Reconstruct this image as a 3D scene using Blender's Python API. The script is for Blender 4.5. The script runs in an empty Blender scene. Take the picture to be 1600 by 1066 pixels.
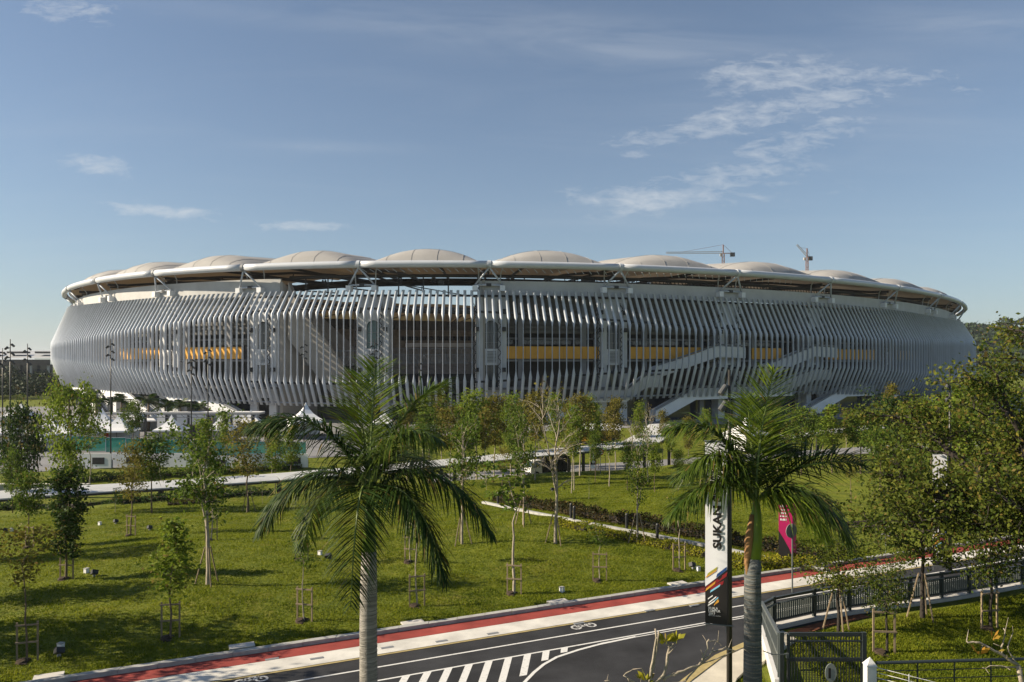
import bpy, math, random
import numpy as np
from mathutils import Vector, Matrix

SC = bpy.context.scene
COL = SC.collection
F, YH, HC = 1200.0, 568.0, 9.5          # focal length in photo pixels, horizon row, camera height (m)

# ------------------------------------------------------------------ camera
cam_d = bpy.data.cameras.new('camera')
cam = bpy.data.objects.new('camera', cam_d)
COL.objects.link(cam)
cam.location = (0, 0, HC)
cam.rotation_euler = (math.radians(90), 0, 0)
cam_d.sensor_width = 36.0
cam_d.lens = 27.0
cam_d.shift_y = 35.0 / 1600.0
cam_d.clip_start = 0.3
cam_d.clip_end = 9000.0
SC.camera = cam

# ------------------------------------------------------------------ sun, sky
SUN_EL, SUN_AZ = math.radians(29), math.radians(-94)      # azimuth from +Y, clockwise
sun_vec = Vector((math.sin(SUN_AZ) * math.cos(SUN_EL), math.cos(SUN_AZ) * math.cos(SUN_EL), math.sin(SUN_EL)))
sd = bpy.data.lights.new('sun', 'SUN')
sd.energy = 5.0
sd.angle = math.radians(0.5)
sd.color = (1.0, 0.86, 0.66)
so = bpy.data.objects.new('sun', sd)
so.rotation_euler = sun_vec.to_track_quat('Z', 'Y').to_euler()
so.location = (-60, 5, 60)
COL.objects.link(so)
SC.view_settings.view_transform = 'Standard'
SC.view_settings.look = 'None'
SC.view_settings.exposure = 0.92
SC.view_settings.gamma = 1.0
SC.view_settings.use_curve_mapping = False
SKY_STRENGTH = 0.059


class NT:
    """small helper for node trees"""
    def __init__(s, tree):
        s.t = tree

    def n(s, typ, **kw):
        nd = s.t.nodes.new(typ)
        for k, v in kw.items():
            if k == 'inp':
                for a, b in v.items():
                    nd.inputs[a].default_value = b
            else:
                setattr(nd, k, v)
        return nd

    def l(s, a, b):
        s.t.links.new(a, b)

    def m(s, op, a, b=None, c=None, clamp=False):
        nd = s.t.nodes.new('ShaderNodeMath')
        nd.operation = op
        nd.use_clamp = clamp
        for i, x in enumerate((a, b, c)):
            if x is None:
                continue
            if isinstance(x, (int, float)):
                nd.inputs[i].default_value = x
            else:
                s.t.links.new(x, nd.inputs[i])
        return nd.outputs[0]


def build_world():
    w = bpy.data.worlds.new('World')
    SC.world = w
    w.use_nodes = True
    w.node_tree.nodes.clear()
    N = NT(w.node_tree)
    sky = N.n('ShaderNodeTexSky', sky_type='NISHITA', sun_disc=False)
    sky.sun_elevation = SUN_EL
    sky.sun_rotation = SUN_AZ
    sky.altitude = 50
    sky.air_density = 1.0
    sky.dust_density = 0.25
    sky.ozone_density = 3.0
    tc = N.n('ShaderNodeTexCoord')
    sep = N.n('ShaderNodeSeparateXYZ')
    N.l(tc.outputs['Generated'], sep.inputs[0])
    x, y, z = sep.outputs
    ys = N.m('MAXIMUM', y, 0.05)
    A = N.m('DIVIDE', x, ys)
    B = N.m('DIVIDE', z, ys)
    # cloud sheet coordinates: a flat layer overhead, seen in perspective
    zz = N.m('ADD', N.m('MAXIMUM', z, 0.0), 0.10)
    comb = N.n('ShaderNodeCombineXYZ')
    N.l(N.m('DIVIDE', x, zz), comb.inputs[0])
    N.l(N.m('DIVIDE', y, zz), comb.inputs[1])

    def noise(scale, sx, sy, rot, detail, rough, dist=0.0, off=0.0):
        mp = N.n('ShaderNodeMapping')
        mp.inputs['Scale'].default_value = (sx, sy, 1)
        mp.inputs['Rotation'].default_value = (0, 0, rot)
        mp.inputs['Location'].default_value = (off, off * .7, 0)
        N.l(comb.outputs[0], mp.inputs[0])
        t = N.n('ShaderNodeTexNoise')
        t.inputs['Scale'].default_value = scale
        t.inputs['Detail'].default_value = detail
        t.inputs['Roughness'].default_value = rough
        t.inputs['Distortion'].default_value = dist
        N.l(mp.outputs[0], t.inputs['Vector'])
        return t.outputs[0]
    cab = N.n('ShaderNodeCombineXYZ')
    N.l(A, cab.inputs[0])
    N.l(B, cab.inputs[1])

    def streak(scale, sx, sy, rot, detail, rough, dist=0.0, off=0.0):
        mp = N.n('ShaderNodeMapping')
        mp.inputs['Scale'].default_value = (sx, sy, 1)
        mp.inputs['Rotation'].default_value = (0, 0, rot)
        mp.inputs['Location'].default_value = (off, off * .7, 0)
        N.l(cab.outputs[0], mp.inputs[0])
        t = N.n('ShaderNodeTexNoise')
        t.inputs['Scale'].default_value = scale
        t.inputs['Detail'].default_value = detail
        t.inputs['Roughness'].default_value = rough
        t.inputs['Distortion'].default_value = dist
        N.l(mp.outputs[0], t.inputs['Vector'])
        return t.outputs[0]
    n1 = streak(7.0, 1.0, 2.7, -.10, 10, .60, .3)
    n2 = streak(30.0, 1.0, 3.0, -.16, 9, .66, .5, 3.1)
    n3 = noise(0.9, 0.5, 2.2, -0.25, 8, 0.6, 0.8, 7.7)
    tex = N.m('ADD', N.m('MULTIPLY', n1, 0.52), N.m('MULTIPLY', n2, 0.48))

    def blob(px, py, rx, ry, slope=0.0):
        a = N.m('SUBTRACT', A, (px - 800) / F)
        b = N.m('SUBTRACT', B, (YH - py) / F)
        b = N.m('SUBTRACT', b, N.m('MULTIPLY', a, slope))
        a = N.m('DIVIDE', a, rx * 1.2 / F)
        b = N.m('DIVIDE', b, ry * 1.25 / F)
        d = N.m('ADD', N.m('MULTIPLY', a, a), N.m('MULTIPLY', b, b))
        return N.m('POWER', 2.718, N.m('MULTIPLY', d, -1.0))
    blobs = [(1215, 122, 110, 26, 0.02, .9), (1400, 122, 90, 22, 0.02, .8), (1310, 150, 120, 22, .1, .75), (1150, 190, 100, 22, .1, .85),
             (1250, 215, 90, 26, .25, .8), (1010, 218, 70, 14, .05, .7), (985, 242, 40, 10, .1, .55), (1060, 310, 190, 22, 0.03, .85), (1130, 290, 110, 20, .0, .75),
             (1180, 265, 90, 10, .0, .6),
             (80, 10, 95, 22, -.06, .9), (135, 255, 70, 15, -.12, .85), (250, 330, 90, 11, -.08, .95),
             (480, 353, 90, 8, 0.0, .65), (1500, 140, 90, 14, -.05, .40), (500, 232, 90, 8, 0, .25)]
    tot = None
    for (px, py, rx, ry, sl, wt) in blobs:
        v = N.m('MULTIPLY', blob(px, py, rx, ry, sl), wt)
        tot = v if tot is None else N.m('MAXIMUM', tot, v)
    fwd = N.m('MULTIPLY', N.m('SUBTRACT', y, 0.2), 5.0, clamp=True)
    tot = N.m('MULTIPLY', tot, fwd)
    # density: the mask lets the cloud noise through
    dens = N.m('ADD', N.m('MULTIPLY', N.m('SUBTRACT', tex, 0.5), 5.6), N.m('SUBTRACT', N.m('MULTIPLY', tot, 1.5), 0.62))
    dens = N.m('MULTIPLY', N.m('MULTIPLY', dens, 0.9, clamp=True), N.m('MULTIPLY', tot, 2.5, clamp=True))
    wisp = N.m('MULTIPLY', N.m('SUBTRACT', n3, 0.5), 0.9, clamp=True)
    dens = N.m('ADD', N.m('MULTIPLY', dens, 0.58), N.m('MULTIPLY', wisp, 0.30), clamp=True)
    soft = None
    for (px, py, rx, ry, sl, wt) in [(960, 70, 300, 34, -.10, .9), (700, 45, 240, 22, -.16, .8), (1500, 40, 170, 22, -.06, .8), (470, 30, 200, 14, -.1, .5), (500, 232, 90, 8, 0, .4), (1090, 330, 200, 20, 0, .6), (1290, 170, 210, 70, .05, .55)]:
        v = N.m('MULTIPLY', blob(px, py, rx, ry, sl), wt)
        soft = v if soft is None else N.m('MAXIMUM', soft, v)
    n4 = streak(5.0, .7, 4.5, -.10, 9, .62, .5, 5.5)
    n4 = N.m('MULTIPLY', N.m('SUBTRACT', n4, .36), 3.0, clamp=True)
    soft = N.m('MULTIPLY', N.m('MULTIPLY', soft, n4), N.m('MULTIPLY', fwd, .30))
    dens = N.m('ADD', dens, soft, clamp=True)
    up = N.m('MULTIPLY', N.m('SUBTRACT', z, 0.02), 8.0, clamp=True)
    dens = N.m('MULTIPLY', dens, up)
    mix = N.n('ShaderNodeMix', data_type='RGBA')
    N.l(dens, mix.inputs['Factor'])
    hs = N.n('ShaderNodeHueSaturation')
    hs.inputs['Saturation'].default_value = 0.90
    N.l(sky.outputs[0], hs.inputs['Color'])
    hazef = N.m('MULTIPLY', N.m('POWER', 2.718, N.m('MULTIPLY', N.m('MAXIMUM', z, 0.0), -5.0)), 0.50)
    hm = N.n('ShaderNodeMix', data_type='RGBA')
    N.l(hazef, hm.inputs['Factor'])
    N.l(hs.outputs[0], hm.inputs[6])
    hm.inputs[7].default_value = (2.5, 3.35, 4.05, 1)
    N.l(hm.outputs[2], mix.inputs[6])
    mix.inputs[7].default_value = (5.9, 6.3, 6.7, 1)
    bg = N.n('ShaderNodeBackground')
    bg.inputs[1].default_value = SKY_STRENGTH
    N.l(mix.outputs[2], bg.inputs[0])
    out = N.n('ShaderNodeOutputWorld')
    N.l(bg.outputs[0], out.inputs[0])


build_world()

# ------------------------------------------------------------------ materials
MATS = {}


def mat(name, col, rough=0.7, var=0.0, vscale=3.0, col2=None, bump=0.0, bscale=40.0, metal=0.0, spec=0.4, thresh=None, detail=6, stretch=None):
    m = bpy.data.materials.new(name)
    m.use_nodes = True
    N = NT(m.node_tree)
    p = m.node_tree.nodes['Principled BSDF']
    p.inputs['Roughness'].default_value = rough
    p.inputs['Metallic'].default_value = metal
    p.inputs['Specular IOR Level'].default_value = spec
    c = (*col, 1)
    p.inputs['Base Color'].default_value = c
    if var or col2 or bump:
        g = N.n('ShaderNodeNewGeometry')
        src = g.outputs['Position']
        if stretch:
            mp = N.n('ShaderNodeMapping')
            mp.inputs['Scale'].default_value = stretch
            N.l(src, mp.inputs[0])
            src = mp.outputs[0]
    if var or col2:
        t = N.n('ShaderNodeTexNoise')
        t.inputs['Scale'].default_value = vscale
        t.inputs['Detail'].default_value = detail
        t.inputs['Roughness'].default_value = 0.62
        N.l(src, t.inputs['Vector'])
        mx = N.n('ShaderNodeMix', data_type='RGBA')
        r = N.n('ShaderNodeMapRange')
        lo, hi = thresh or (0.3, 0.7)
        r.inputs[1].default_value = lo
        r.inputs[2].default_value = hi
        N.l(t.outputs[0], r.inputs[0])
        N.l(r.outputs[0], mx.inputs['Factor'])
        mx.inputs[6].default_value = tuple(max(0, x * (1 - var)) for x in col) + (1,)
        c2 = col2 or tuple(min(1, x * (1 + var)) for x in col)
        mx.inputs[7].default_value = (*c2, 1)
        N.l(mx.outputs[2], p.inputs['Base Color'])
    if bump:
        t2 = N.n('ShaderNodeTexNoise')
        t2.inputs['Scale'].default_value = bscale
        t2.inputs['Detail'].default_value = 5
        N.l(src, t2.inputs['Vector'])
        b = N.n('ShaderNodeBump')
        b.inputs['Strength'].default_value = bump
        b.inputs['Distance'].default_value = 0.05
        N.l(t2.outputs[0], b.inputs['Height'])
        N.l(b.outputs[0], p.inputs['Normal'])
    MATS[name] = m
    return m


def leaf_mat(name, col, col2, trans=0.35, vscale=1.3, rough=0.6, spec=0.12, wither=.05):
    m = bpy.data.materials.new(name)
    m.use_nodes = True
    N = NT(m.node_tree)
    m.node_tree.nodes.clear()
    g = N.n('ShaderNodeNewGeometry')
    t = N.n('ShaderNodeTexNoise')
    t.inputs['Scale'].default_value = vscale
    t.inputs['Detail'].default_value = 3
    N.l(g.outputs['Position'], t.inputs['Vector'])
    r = N.n('ShaderNodeMapRange')
    r.inputs[1].default_value = .33
    r.inputs[2].default_value = .67
    f = N.m('ADD', N.m('MULTIPLY', t.outputs[0], .6), N.m('MULTIPLY', g.outputs['Random Per Island'], .4))
    N.l(f, r.inputs[0])
    mx = N.n('ShaderNodeMix', data_type='RGBA')
    N.l(r.outputs[0], mx.inputs['Factor'])
    mx.inputs[6].default_value = (*col, 1)
    mx.inputs[7].default_value = (*col2, 1)
    dead = N.n('ShaderNodeMix', data_type='RGBA')
    N.l(N.m('MULTIPLY', N.m('GREATER_THAN', g.outputs['Random Per Island'], 1 - wither), .8), dead.inputs['Factor'])
    N.l(mx.outputs[2], dead.inputs[6])
    dead.inputs[7].default_value = (.17, .115, .035, 1)
    mx = dead
    p = N.n('ShaderNodeBsdfPrincipled')
    p.inputs['Roughness'].default_value = rough
    p.inputs['Specular IOR Level'].default_value = spec
    N.l(mx.outputs[2], p.inputs['Base Color'])
    tr = N.n('ShaderNodeBsdfTranslucent')
    N.l(mx.outputs[2], tr.inputs[0])
    ms = N.n('ShaderNodeMixShader')
    ms.inputs[0].default_value = trans
    N.l(p.outputs[0], ms.inputs[1])
    N.l(tr.outputs[0], ms.inputs[2])
    o = N.n('ShaderNodeOutputMaterial')
    N.l(ms.outputs[0], o.inputs[0])
    MATS[name] = m
    return m


def build_lawn_mat():
    m = bpy.data.materials.new('lawn')
    m.use_nodes = True
    N = NT(m.node_tree)
    p = m.node_tree.nodes['Principled BSDF']
    p.inputs['Roughness'].default_value = .8
    p.inputs['Specular IOR Level'].default_value = .15
    g = N.n('ShaderNodeNewGeometry')

    def nz(scale, detail=5, rough=.6):
        t = N.n('ShaderNodeTexNoise')
        t.inputs['Scale'].default_value = scale
        t.inputs['Detail'].default_value = detail
        t.inputs['Roughness'].default_value = rough
        N.l(g.outputs['Position'], t.inputs['Vector'])
        return t.outputs[0]
    big, mid, fine = nz(.22), nz(1.6), nz(14, 4, .7)
    f = N.m('ADD', N.m('MULTIPLY', mid, .5), N.m('MULTIPLY', fine, .5))
    cr = N.n('ShaderNodeValToRGB')
    e = cr.color_ramp.elements
    e[0].position, e[0].color = .34, (.055, .080, .008, 1)
    e[1].position, e[1].color = .66, (.210, .215, .022, 1)
    k = e.new(.5)
    k.color = (.125, .150, .013, 1)
    N.l(f, cr.inputs[0])
    dry = N.n('ShaderNodeMix', data_type='RGBA')
    r = N.n('ShaderNodeMapRange')
    r.inputs[1].default_value = .52
    r.inputs[2].default_value = .72
    N.l(N.m('ADD', N.m('MULTIPLY', big, .6), N.m('MULTIPLY', mid, .4)), r.inputs[0])
    N.l(N.m('MULTIPLY', r.outputs[0], .65), dry.inputs['Factor'])
    N.l(cr.outputs[0], dry.inputs[6])
    dry.inputs[7].default_value = (.160, .125, .034, 1)
    N.l(dry.outputs[2], p.inputs['Base Color'])
    b = N.n('ShaderNodeBump')
    b.inputs['Strength'].default_value = .9
    b.inputs['Distance'].default_value = .12
    N.l(N.m('ADD', N.m('MULTIPLY', fine, .6), N.m('MULTIPLY', nz(4.0), 1.0)), b.inputs['Height'])
    N.l(b.outputs[0], p.inputs['Normal'])
    MATS['lawn'] = m


build_lawn_mat()
mat('asphalt', (.030, .031, .034), .85, .45, .5, bump=.35, bscale=60, spec=.25)


def wear_asphalt():
    m = MATS['asphalt']
    N = NT(m.node_tree)
    p = m.node_tree.nodes['Principled BSDF']
    src = p.inputs['Base Color'].links[0].from_socket
    g = N.n('ShaderNodeNewGeometry')
    mp = N.n('ShaderNodeMapping')
    mp.vector_type = 'TEXTURE'
    mp.inputs['Rotation'].default_value = (0, 0, math.atan(.463))
    mp.inputs['Scale'].default_value = (14, .9, 1)
    N.l(g.outputs['Position'], mp.inputs[0])
    t = N.n('ShaderNodeTexNoise')
    t.inputs['Scale'].default_value = 1.6
    t.inputs['Detail'].default_value = 6
    N.l(mp.outputs[0], t.inputs['Vector'])
    t2 = N.n('ShaderNodeTexNoise')
    t2.inputs['Scale'].default_value = 90
    t2.inputs['Detail'].default_value = 3
    N.l(g.outputs['Position'], t2.inputs['Vector'])
    f = N.m('ADD', .45, N.m('ADD', N.m('MULTIPLY', t.outputs[0], .7), N.m('MULTIPLY', t2.outputs[0], .4)))
    vm = N.n('ShaderNodeVectorMath', operation='SCALE')
    N.l(src, vm.inputs[0])
    N.l(f, vm.inputs['Scale'])
    N.l(vm.outputs[0], p.inputs['Base Color'])


wear_asphalt()
mat('red_paving', (.26, .052, .042), .85, .28, .9, bump=.2, bscale=50, spec=.2)
mat('cream_paving', (.55, .535, .49), .8, .22, .9, bump=.15, bscale=30, spec=.2)
mat('kerb_concrete', (.34, .34, .32), .85, .25, 2.2, bump=.25, bscale=30)
mat('pavement', (.52, .48, .39), .85, .16, 1.4, bump=.2, bscale=30)
mat('plaza', (.20, .20, .205), .85, .18, .25, bump=.1, bscale=20)
mat('road_paint', (.42, .42, .41), .75, .0, 9.0, col2=(.62, .62, .60), spec=.2, thresh=(.30, .46))
mat('faded_paint', (.22, .22, .22), .8, .0, 12.0, col2=(.5, .5, .49), thresh=(.38, .52))
mat('yellow_paint', (.36, .29, .13), .75, .2, 4)
mat('earth', (.17, .062, .030), .95, .3, 3, bump=.6, bscale=20)
mat('white_tube', (.43, .47, .53), .42, .14, .9, spec=.4, stretch=(1, 1, .12))
mat('ring_white', (.50, .525, .56), .38, .05, .4, spec=.5)
mat('tower_panel', (.58, .59, .60), .6, .08, .5)
mat('parapet', (.46, .46, .45), .75, .10, .35)
mat('louvre', (.12, .115, .105), .7, .15, .6)
mat('louvre_light', (.33, .32, .305), .85)
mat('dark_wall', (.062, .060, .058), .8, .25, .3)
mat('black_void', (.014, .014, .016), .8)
mat('slab', (.22, .22, .225), .8, .15, .5)
mat('yellow_panel', (.72, .36, .045), .6, .08, .6)
mat('dark_steel', (.030, .031, .034), .5, spec=.4)
mat('grey_steel', (.20, .21, .22), .5, .1, 1)
mat('glass_teal', (.075, .15, .15), .12, spec=.8)
mat('glass_dark', (.035, .045, .06), .10, spec=.8)
mat('stair_white', (.72, .73, .74), .6, .07, .4)
mat('concrete_wall', (.33, .31, .28), .85, .12, .2)
mat('seats', (.22, .21, .19), .8, .3, .5)
mat('tent_white', (.74, .75, .76), .6, .04, 1)
mat('roof_white', (.46, .47, .475), .55, .10, .8)
mat('hall_roof', (.42, .43, .44), .6, .2, .05)
mat('post_dark', (.026, .027, .029), .45, spec=.5)
mat('lamp_pole', (.030, .028, .022), .4, spec=.5)
mat('fence_steel', (.034, .043, .046), .42, spec=.5)
mat('fence_bar', (.11, .125, .115), .5, spec=.4)
mat('gate_light', (.10, .115, .115), .45, spec=.5)
mat('white_paint', (.60, .60, .59), .5, .05, 2)
mat('banner_white', (.72, .74, .80), .65, .02, 3)
mat('banner_black', (.012, .011, .012), .6)
mat('banner_red', (.22, .012, .018), .6)
mat('banner_blue', (.018, .065, .22), .6)
mat('banner_olive', (.34, .33, .045), .6)
mat('banner_gold', (.62, .31, .045), .6)
mat('banner_sky', (.22, .52, .72), .6)
mat('banner_pink', (.40, .008, .10), .6, .1, 1.5)
mat('print_white', (.75, .75, .75), .6)
mat('sign_red', (.42, .03, .03), .5)
mat('wood_stake', (.22, .17, .11), .85, .25, 3)
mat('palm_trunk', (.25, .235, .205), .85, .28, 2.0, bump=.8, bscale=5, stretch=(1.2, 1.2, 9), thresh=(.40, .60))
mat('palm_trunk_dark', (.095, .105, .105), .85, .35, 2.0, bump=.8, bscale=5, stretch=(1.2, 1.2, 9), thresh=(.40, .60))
mat('palm_scar', (.17, .155, .13), .9, .4, 3)
mat('crown_shaft', (.13, .20, .022), .45, .15, 2)
mat('palm_sheath', (.26, .14, .055), .8, .3, 4, stretch=(4, 4, .6))
mat('rachis', (.11, .15, .03), .5)
mat('bark_pale', (.30, .26, .20), .9, .3, 5, bump=.4, bscale=25)
mat('bark_brown', (.135, .10, .068), .9, .3, 5, bump=.4, bscale=25)
mat('bark_dark', (.032, .026, .021), .9, .3, 4, bump=.5, bscale=14)
mat('soil', (.045, .030, .018), .95, .3, 8)
mat('tyre', (.02, .02, .02), .9)
mat('truck_white', (.62, .62, .61), .4)
mat('truck_box', (.018, .018, .022), .6)
mat('crane_red', (.30, .17, .14), .6)
mat('crane_white', (.40, .37, .35), .6)
mat('spot_black', (.02, .02, .022), .5)
mat('plate_grey', (.20, .22, .21), .5)
mat('plate_dark', (.075, .078, .08), .5)
mat('blue_panel', (.03, .20, .50), .5)
mat('concrete_pale', (.50, .48, .44), .85, .12, 2)
leaf_mat('leaf_green', (.045, .085, .010), (.125, .175, .022), .4)
leaf_mat('leaf_light', (.085, .140, .014), (.20, .25, .028), .45)
leaf_mat('leaf_dark', (.020, .045, .010), (.055, .090, .015), .3)
leaf_mat('leaf_olive', (.095, .092, .018), (.21, .185, .030), .4)
leaf_mat('leaf_rain', (.038, .066, .009), (.125, .145, .020), .4, vscale=.5)
leaf_mat('leaf_yellow', (.16, .17, .012), (.30, .28, .025), .35, vscale=2)
leaf_mat('leaf_red', (.022, .034, .009), (.075, .050, .016), .25, vscale=1.4)
leaf_mat('leaf_hedge', (.15, .17, .012), (.30, .28, .02), .35, vscale=1)
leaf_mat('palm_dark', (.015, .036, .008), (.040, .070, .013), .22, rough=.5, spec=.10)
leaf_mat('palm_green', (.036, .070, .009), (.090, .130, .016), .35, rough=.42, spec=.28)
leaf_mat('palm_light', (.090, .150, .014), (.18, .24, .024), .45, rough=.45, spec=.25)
leaf_mat('leaf_autumn', (.20, .15, .015), (.30, .16, .025), .3)
leaf_mat('wood_far', (.016, .030, .016), (.040, .060, .022), .1, vscale=.02)


def build_grass_mat():
    m = bpy.data.materials.new('grass_blade')
    m.use_nodes = True
    N = NT(m.node_tree)
    m.node_tree.nodes.clear()
    g = N.n('ShaderNodeNewGeometry')

    def nz(sc, off, detail=4):
        mp = N.n('ShaderNodeMapping')
        mp.inputs['Location'].default_value = (off, off, 0)
        N.l(g.outputs['Position'], mp.inputs[0])
        t = N.n('ShaderNodeTexNoise')
        t.inputs['Scale'].default_value = sc
        t.inputs['Detail'].default_value = detail
        t.inputs['Roughness'].default_value = .65
        N.l(mp.outputs[0], t.inputs['Vector'])
        return t.outputs[0]
    f = N.m('ADD', N.m('MULTIPLY', nz(.28, 0), .45), N.m('ADD', N.m('MULTIPLY', nz(1.5, 9), .33), N.m('MULTIPLY', g.outputs['Random Per Island'], .22)))
    cr = N.n('ShaderNodeValToRGB')
    e = cr.color_ramp.elements
    e[0].position, e[0].color = .33, (.050, .085, .008, 1)
    e[1].position, e[1].color = .64, (.235, .255, .020, 1)
    k = e.new(.47)
    k.color = (.135, .170, .011, 1)
    k = e.new(.72)
    k.color = (.21, .18, .04, 1)
    N.l(f, cr.inputs[0])
    dry = N.n('ShaderNodeMix', data_type='RGBA')
    r = N.n('ShaderNodeMapRange')
    r.inputs[1].default_value = .55
    r.inputs[2].default_value = .70
    N.l(N.m('ADD', N.m('MULTIPLY', nz(.16, 31), .6), N.m('MULTIPLY', nz(.9, 17), .4)), r.inputs[0])
    N.l(N.m('MULTIPLY', r.outputs[0], .55), dry.inputs['Factor'])
    N.l(cr.outputs[0], dry.inputs[6])
    dry.inputs[7].default_value = (.170, .115, .035, 1)
    p = N.n('ShaderNodeBsdfPrincipled')
    p.inputs['Roughness'].default_value = .7
    p.inputs['Specular IOR Level'].default_value = .1
    N.l(dry.outputs[2], p.inputs['Base Color'])
    tr = N.n('ShaderNodeBsdfTranslucent')
    N.l(dry.outputs[2], tr.inputs[0])
    ms = N.n('ShaderNodeMixShader')
    ms.inputs[0].default_value = .45
    N.l(p.outputs[0], ms.inputs[1])
    N.l(tr.outputs[0], ms.inputs[2])
    N.l(ms.outputs[0], N.n('ShaderNodeOutputMaterial').inputs[0])
    MATS['grass_blade'] = m


build_grass_mat()



def build_mesh_fence_mat():
    m = bpy.data.materials.new('green_mesh')
    m.use_nodes = True
    N = NT(m.node_tree)
    p = m.node_tree.nodes['Principled BSDF']
    p.inputs['Base Color'].default_value = (.03, .30, .22, 1)
    p.inputs['Alpha'].default_value = .72
    p.inputs['Roughness'].default_value = .7
    MATS['green_mesh'] = m


build_mesh_fence_mat()


def build_membrane_mat():
    m = bpy.data.materials.new('membrane')
    m.use_nodes = True
    N = NT(m.node_tree)
    p = m.node_tree.nodes['Principled BSDF']
    g = N.n('ShaderNodeNewGeometry')
    t = N.n('ShaderNodeTexNoise')
    t.inputs['Scale'].default_value = .35
    t.inputs['Detail'].default_value = 6
    N.l(g.outputs['Position'], t.inputs['Vector'])
    mx = N.n('ShaderNodeMix', data_type='RGBA')
    N.l(t.outputs[0], mx.inputs['Factor'])
    mx.inputs[6].default_value = (.27, .262, .25, 1)
    mx.inputs[7].default_value = (.40, .39, .375, 1)
    N.l(mx.outputs[2], p.inputs['Base Color'])
    p.inputs['Roughness'].default_value = .8
    tr = N.n('ShaderNodeBsdfTranslucent')
    tr.inputs[0].default_value = (.50, .33, .15, 1)
    ms = N.n('ShaderNodeMixShader')
    ms.inputs[0].default_value = .06
    N.l(p.outputs[0], ms.inputs[1])
    N.l(tr.outputs[0], ms.inputs[2])
    N.l(ms.outputs[0], m.node_tree.nodes['Material Output'].inputs[0])
    MATS['membrane'] = m


build_membrane_mat()


# ------------------------------------------------------------------ mesh builder and tagging
class MB:
    def __init__(s, org=(0, 0, 0)):
        s.v, s.f, s.o = [], [], Vector(org)

    def add(s, vs, fs):
        n = len(s.v)
        s.v += [tuple(Vector(p) - s.o) for p in vs]
        s.f += [tuple(i + n for i in q) for q in fs]
        return s

    def box(s, c, d, rz=0.0):
        cx, cy, cz = c
        hx, hy, hz = d[0] / 2, d[1] / 2, d[2] / 2
        ca, sa = math.cos(rz), math.sin(rz)
        vs = []
        for z in (-hz, hz):
            for (x, y) in ((-hx, -hy), (hx, -hy), (hx, hy), (-hx, hy)):
                vs.append((cx + x * ca - y * sa, cy + x * sa + y * ca, cz + z))
        return s.add(vs, [(3, 2, 1, 0), (4, 5, 6, 7), (0, 1, 5, 4), (1, 2, 6, 5), (2, 3, 7, 6), (3, 0, 4, 7)])

    def beam(s, a, b, w, h=None, up=(0, 0, 1)):
        a, b = Vector(a), Vector(b)
        h = h or w
        d = (b - a).normalized()
        u = Vector(up)
        if abs(d.dot(u)) > .98:
            u = Vector((0, 1, 0))
        r = d.cross(u).normalized() * (w / 2)
        q = r.cross(d).normalized() * (h / 2)
        vs = [a - r - q, a + r - q, a + r + q, a - r + q, b - r - q, b + r - q, b + r + q, b - r + q]
        return s.add(vs, [(0, 3, 2, 1), (4, 5, 6, 7), (0, 1, 5, 4), (1, 2, 6, 5), (2, 3, 7, 6), (3, 0, 4, 7)][::1])

    def tube(s, pts, rad, n=8, cap=True):
        pts = [Vector(p) for p in pts]
        if isinstance(rad, (int, float)):
            rad = [rad] * len(pts)
        vs, fs = [], []
        prev = None
        for i, p in enumerate(pts):
            d = (pts[min(i + 1, len(pts) - 1)] - pts[max(i - 1, 0)])
            if d.length < 1e-9:
                d = Vector((0, 0, 1))
            d.normalize()
            if prev is None:
                u = Vector((1, 0, 0)) if abs(d.x) < .9 else Vector((0, 1, 0))
            else:
                u = prev
            u = (u - d * u.dot(d)).normalized()
            prev = u
            w = d.cross(u)
            for k in range(n):
                a = 2 * math.pi * k / n
                vs.append(p + (u * math.cos(a) + w * math.sin(a)) * rad[i])
        for i in range(len(pts) - 1):
            for k in range(n):
                a, b = i * n + k, i * n + (k + 1) % n
                fs.append((a, b, b + n, a + n))
        if cap:
            fs.append(tuple(range(n - 1, -1, -1)))
            m0 = (len(pts) - 1) * n
            fs.append(tuple(m0 + k for k in range(n)))
        return s.add(vs, fs)

    def prism(s, poly, z0, z1):
        n = len(poly)
        vs = [(x, y, z0) for x, y in poly] + [(x, y, z1) for x, y in poly]
        fs = [tuple(range(n - 1, -1, -1)), tuple(range(n, 2 * n))]
        fs += [(i, (i + 1) % n, (i + 1) % n + n, i + n) for i in range(n)]
        return s.add(vs, fs)

    def mesh(s, name, m, smooth=False):
        me = bpy.data.meshes.new(name)
        me.from_pydata(s.v, [], s.f)
        me.materials.append(MATS[m])
        if smooth:
            me.polygons.foreach_set('use_smooth', [True] * len(me.polygons))
        me.update()
        return me

    def build(s, name, m, parent=None, smooth=False):
        return link(name, s.mesh(name, m, smooth), parent, None if parent else s.o)


def link(name, me, parent=None, loc=None):
    o = bpy.data.objects.new(name, me)
    COL.objects.link(o)
    if parent is not None:
        o.parent = parent
    if loc is not None:
        o.location = loc
    return o


def tag(o, label=None, cat=None, group=None, kind=None):
    if label:
        o['label'] = label
    if cat:
        o['category'] = cat
    if group:
        o['group'] = group
    if kind:
        o['kind'] = kind
    return o


def thing(name, label, cat, loc=(0, 0, 0), rz=0.0, group=None):
    o = link(name, None, None, loc)
    o.rotation_euler = (0, 0, rz)
    o.empty_display_size = .3
    return tag(o, label, cat, group)


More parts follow.
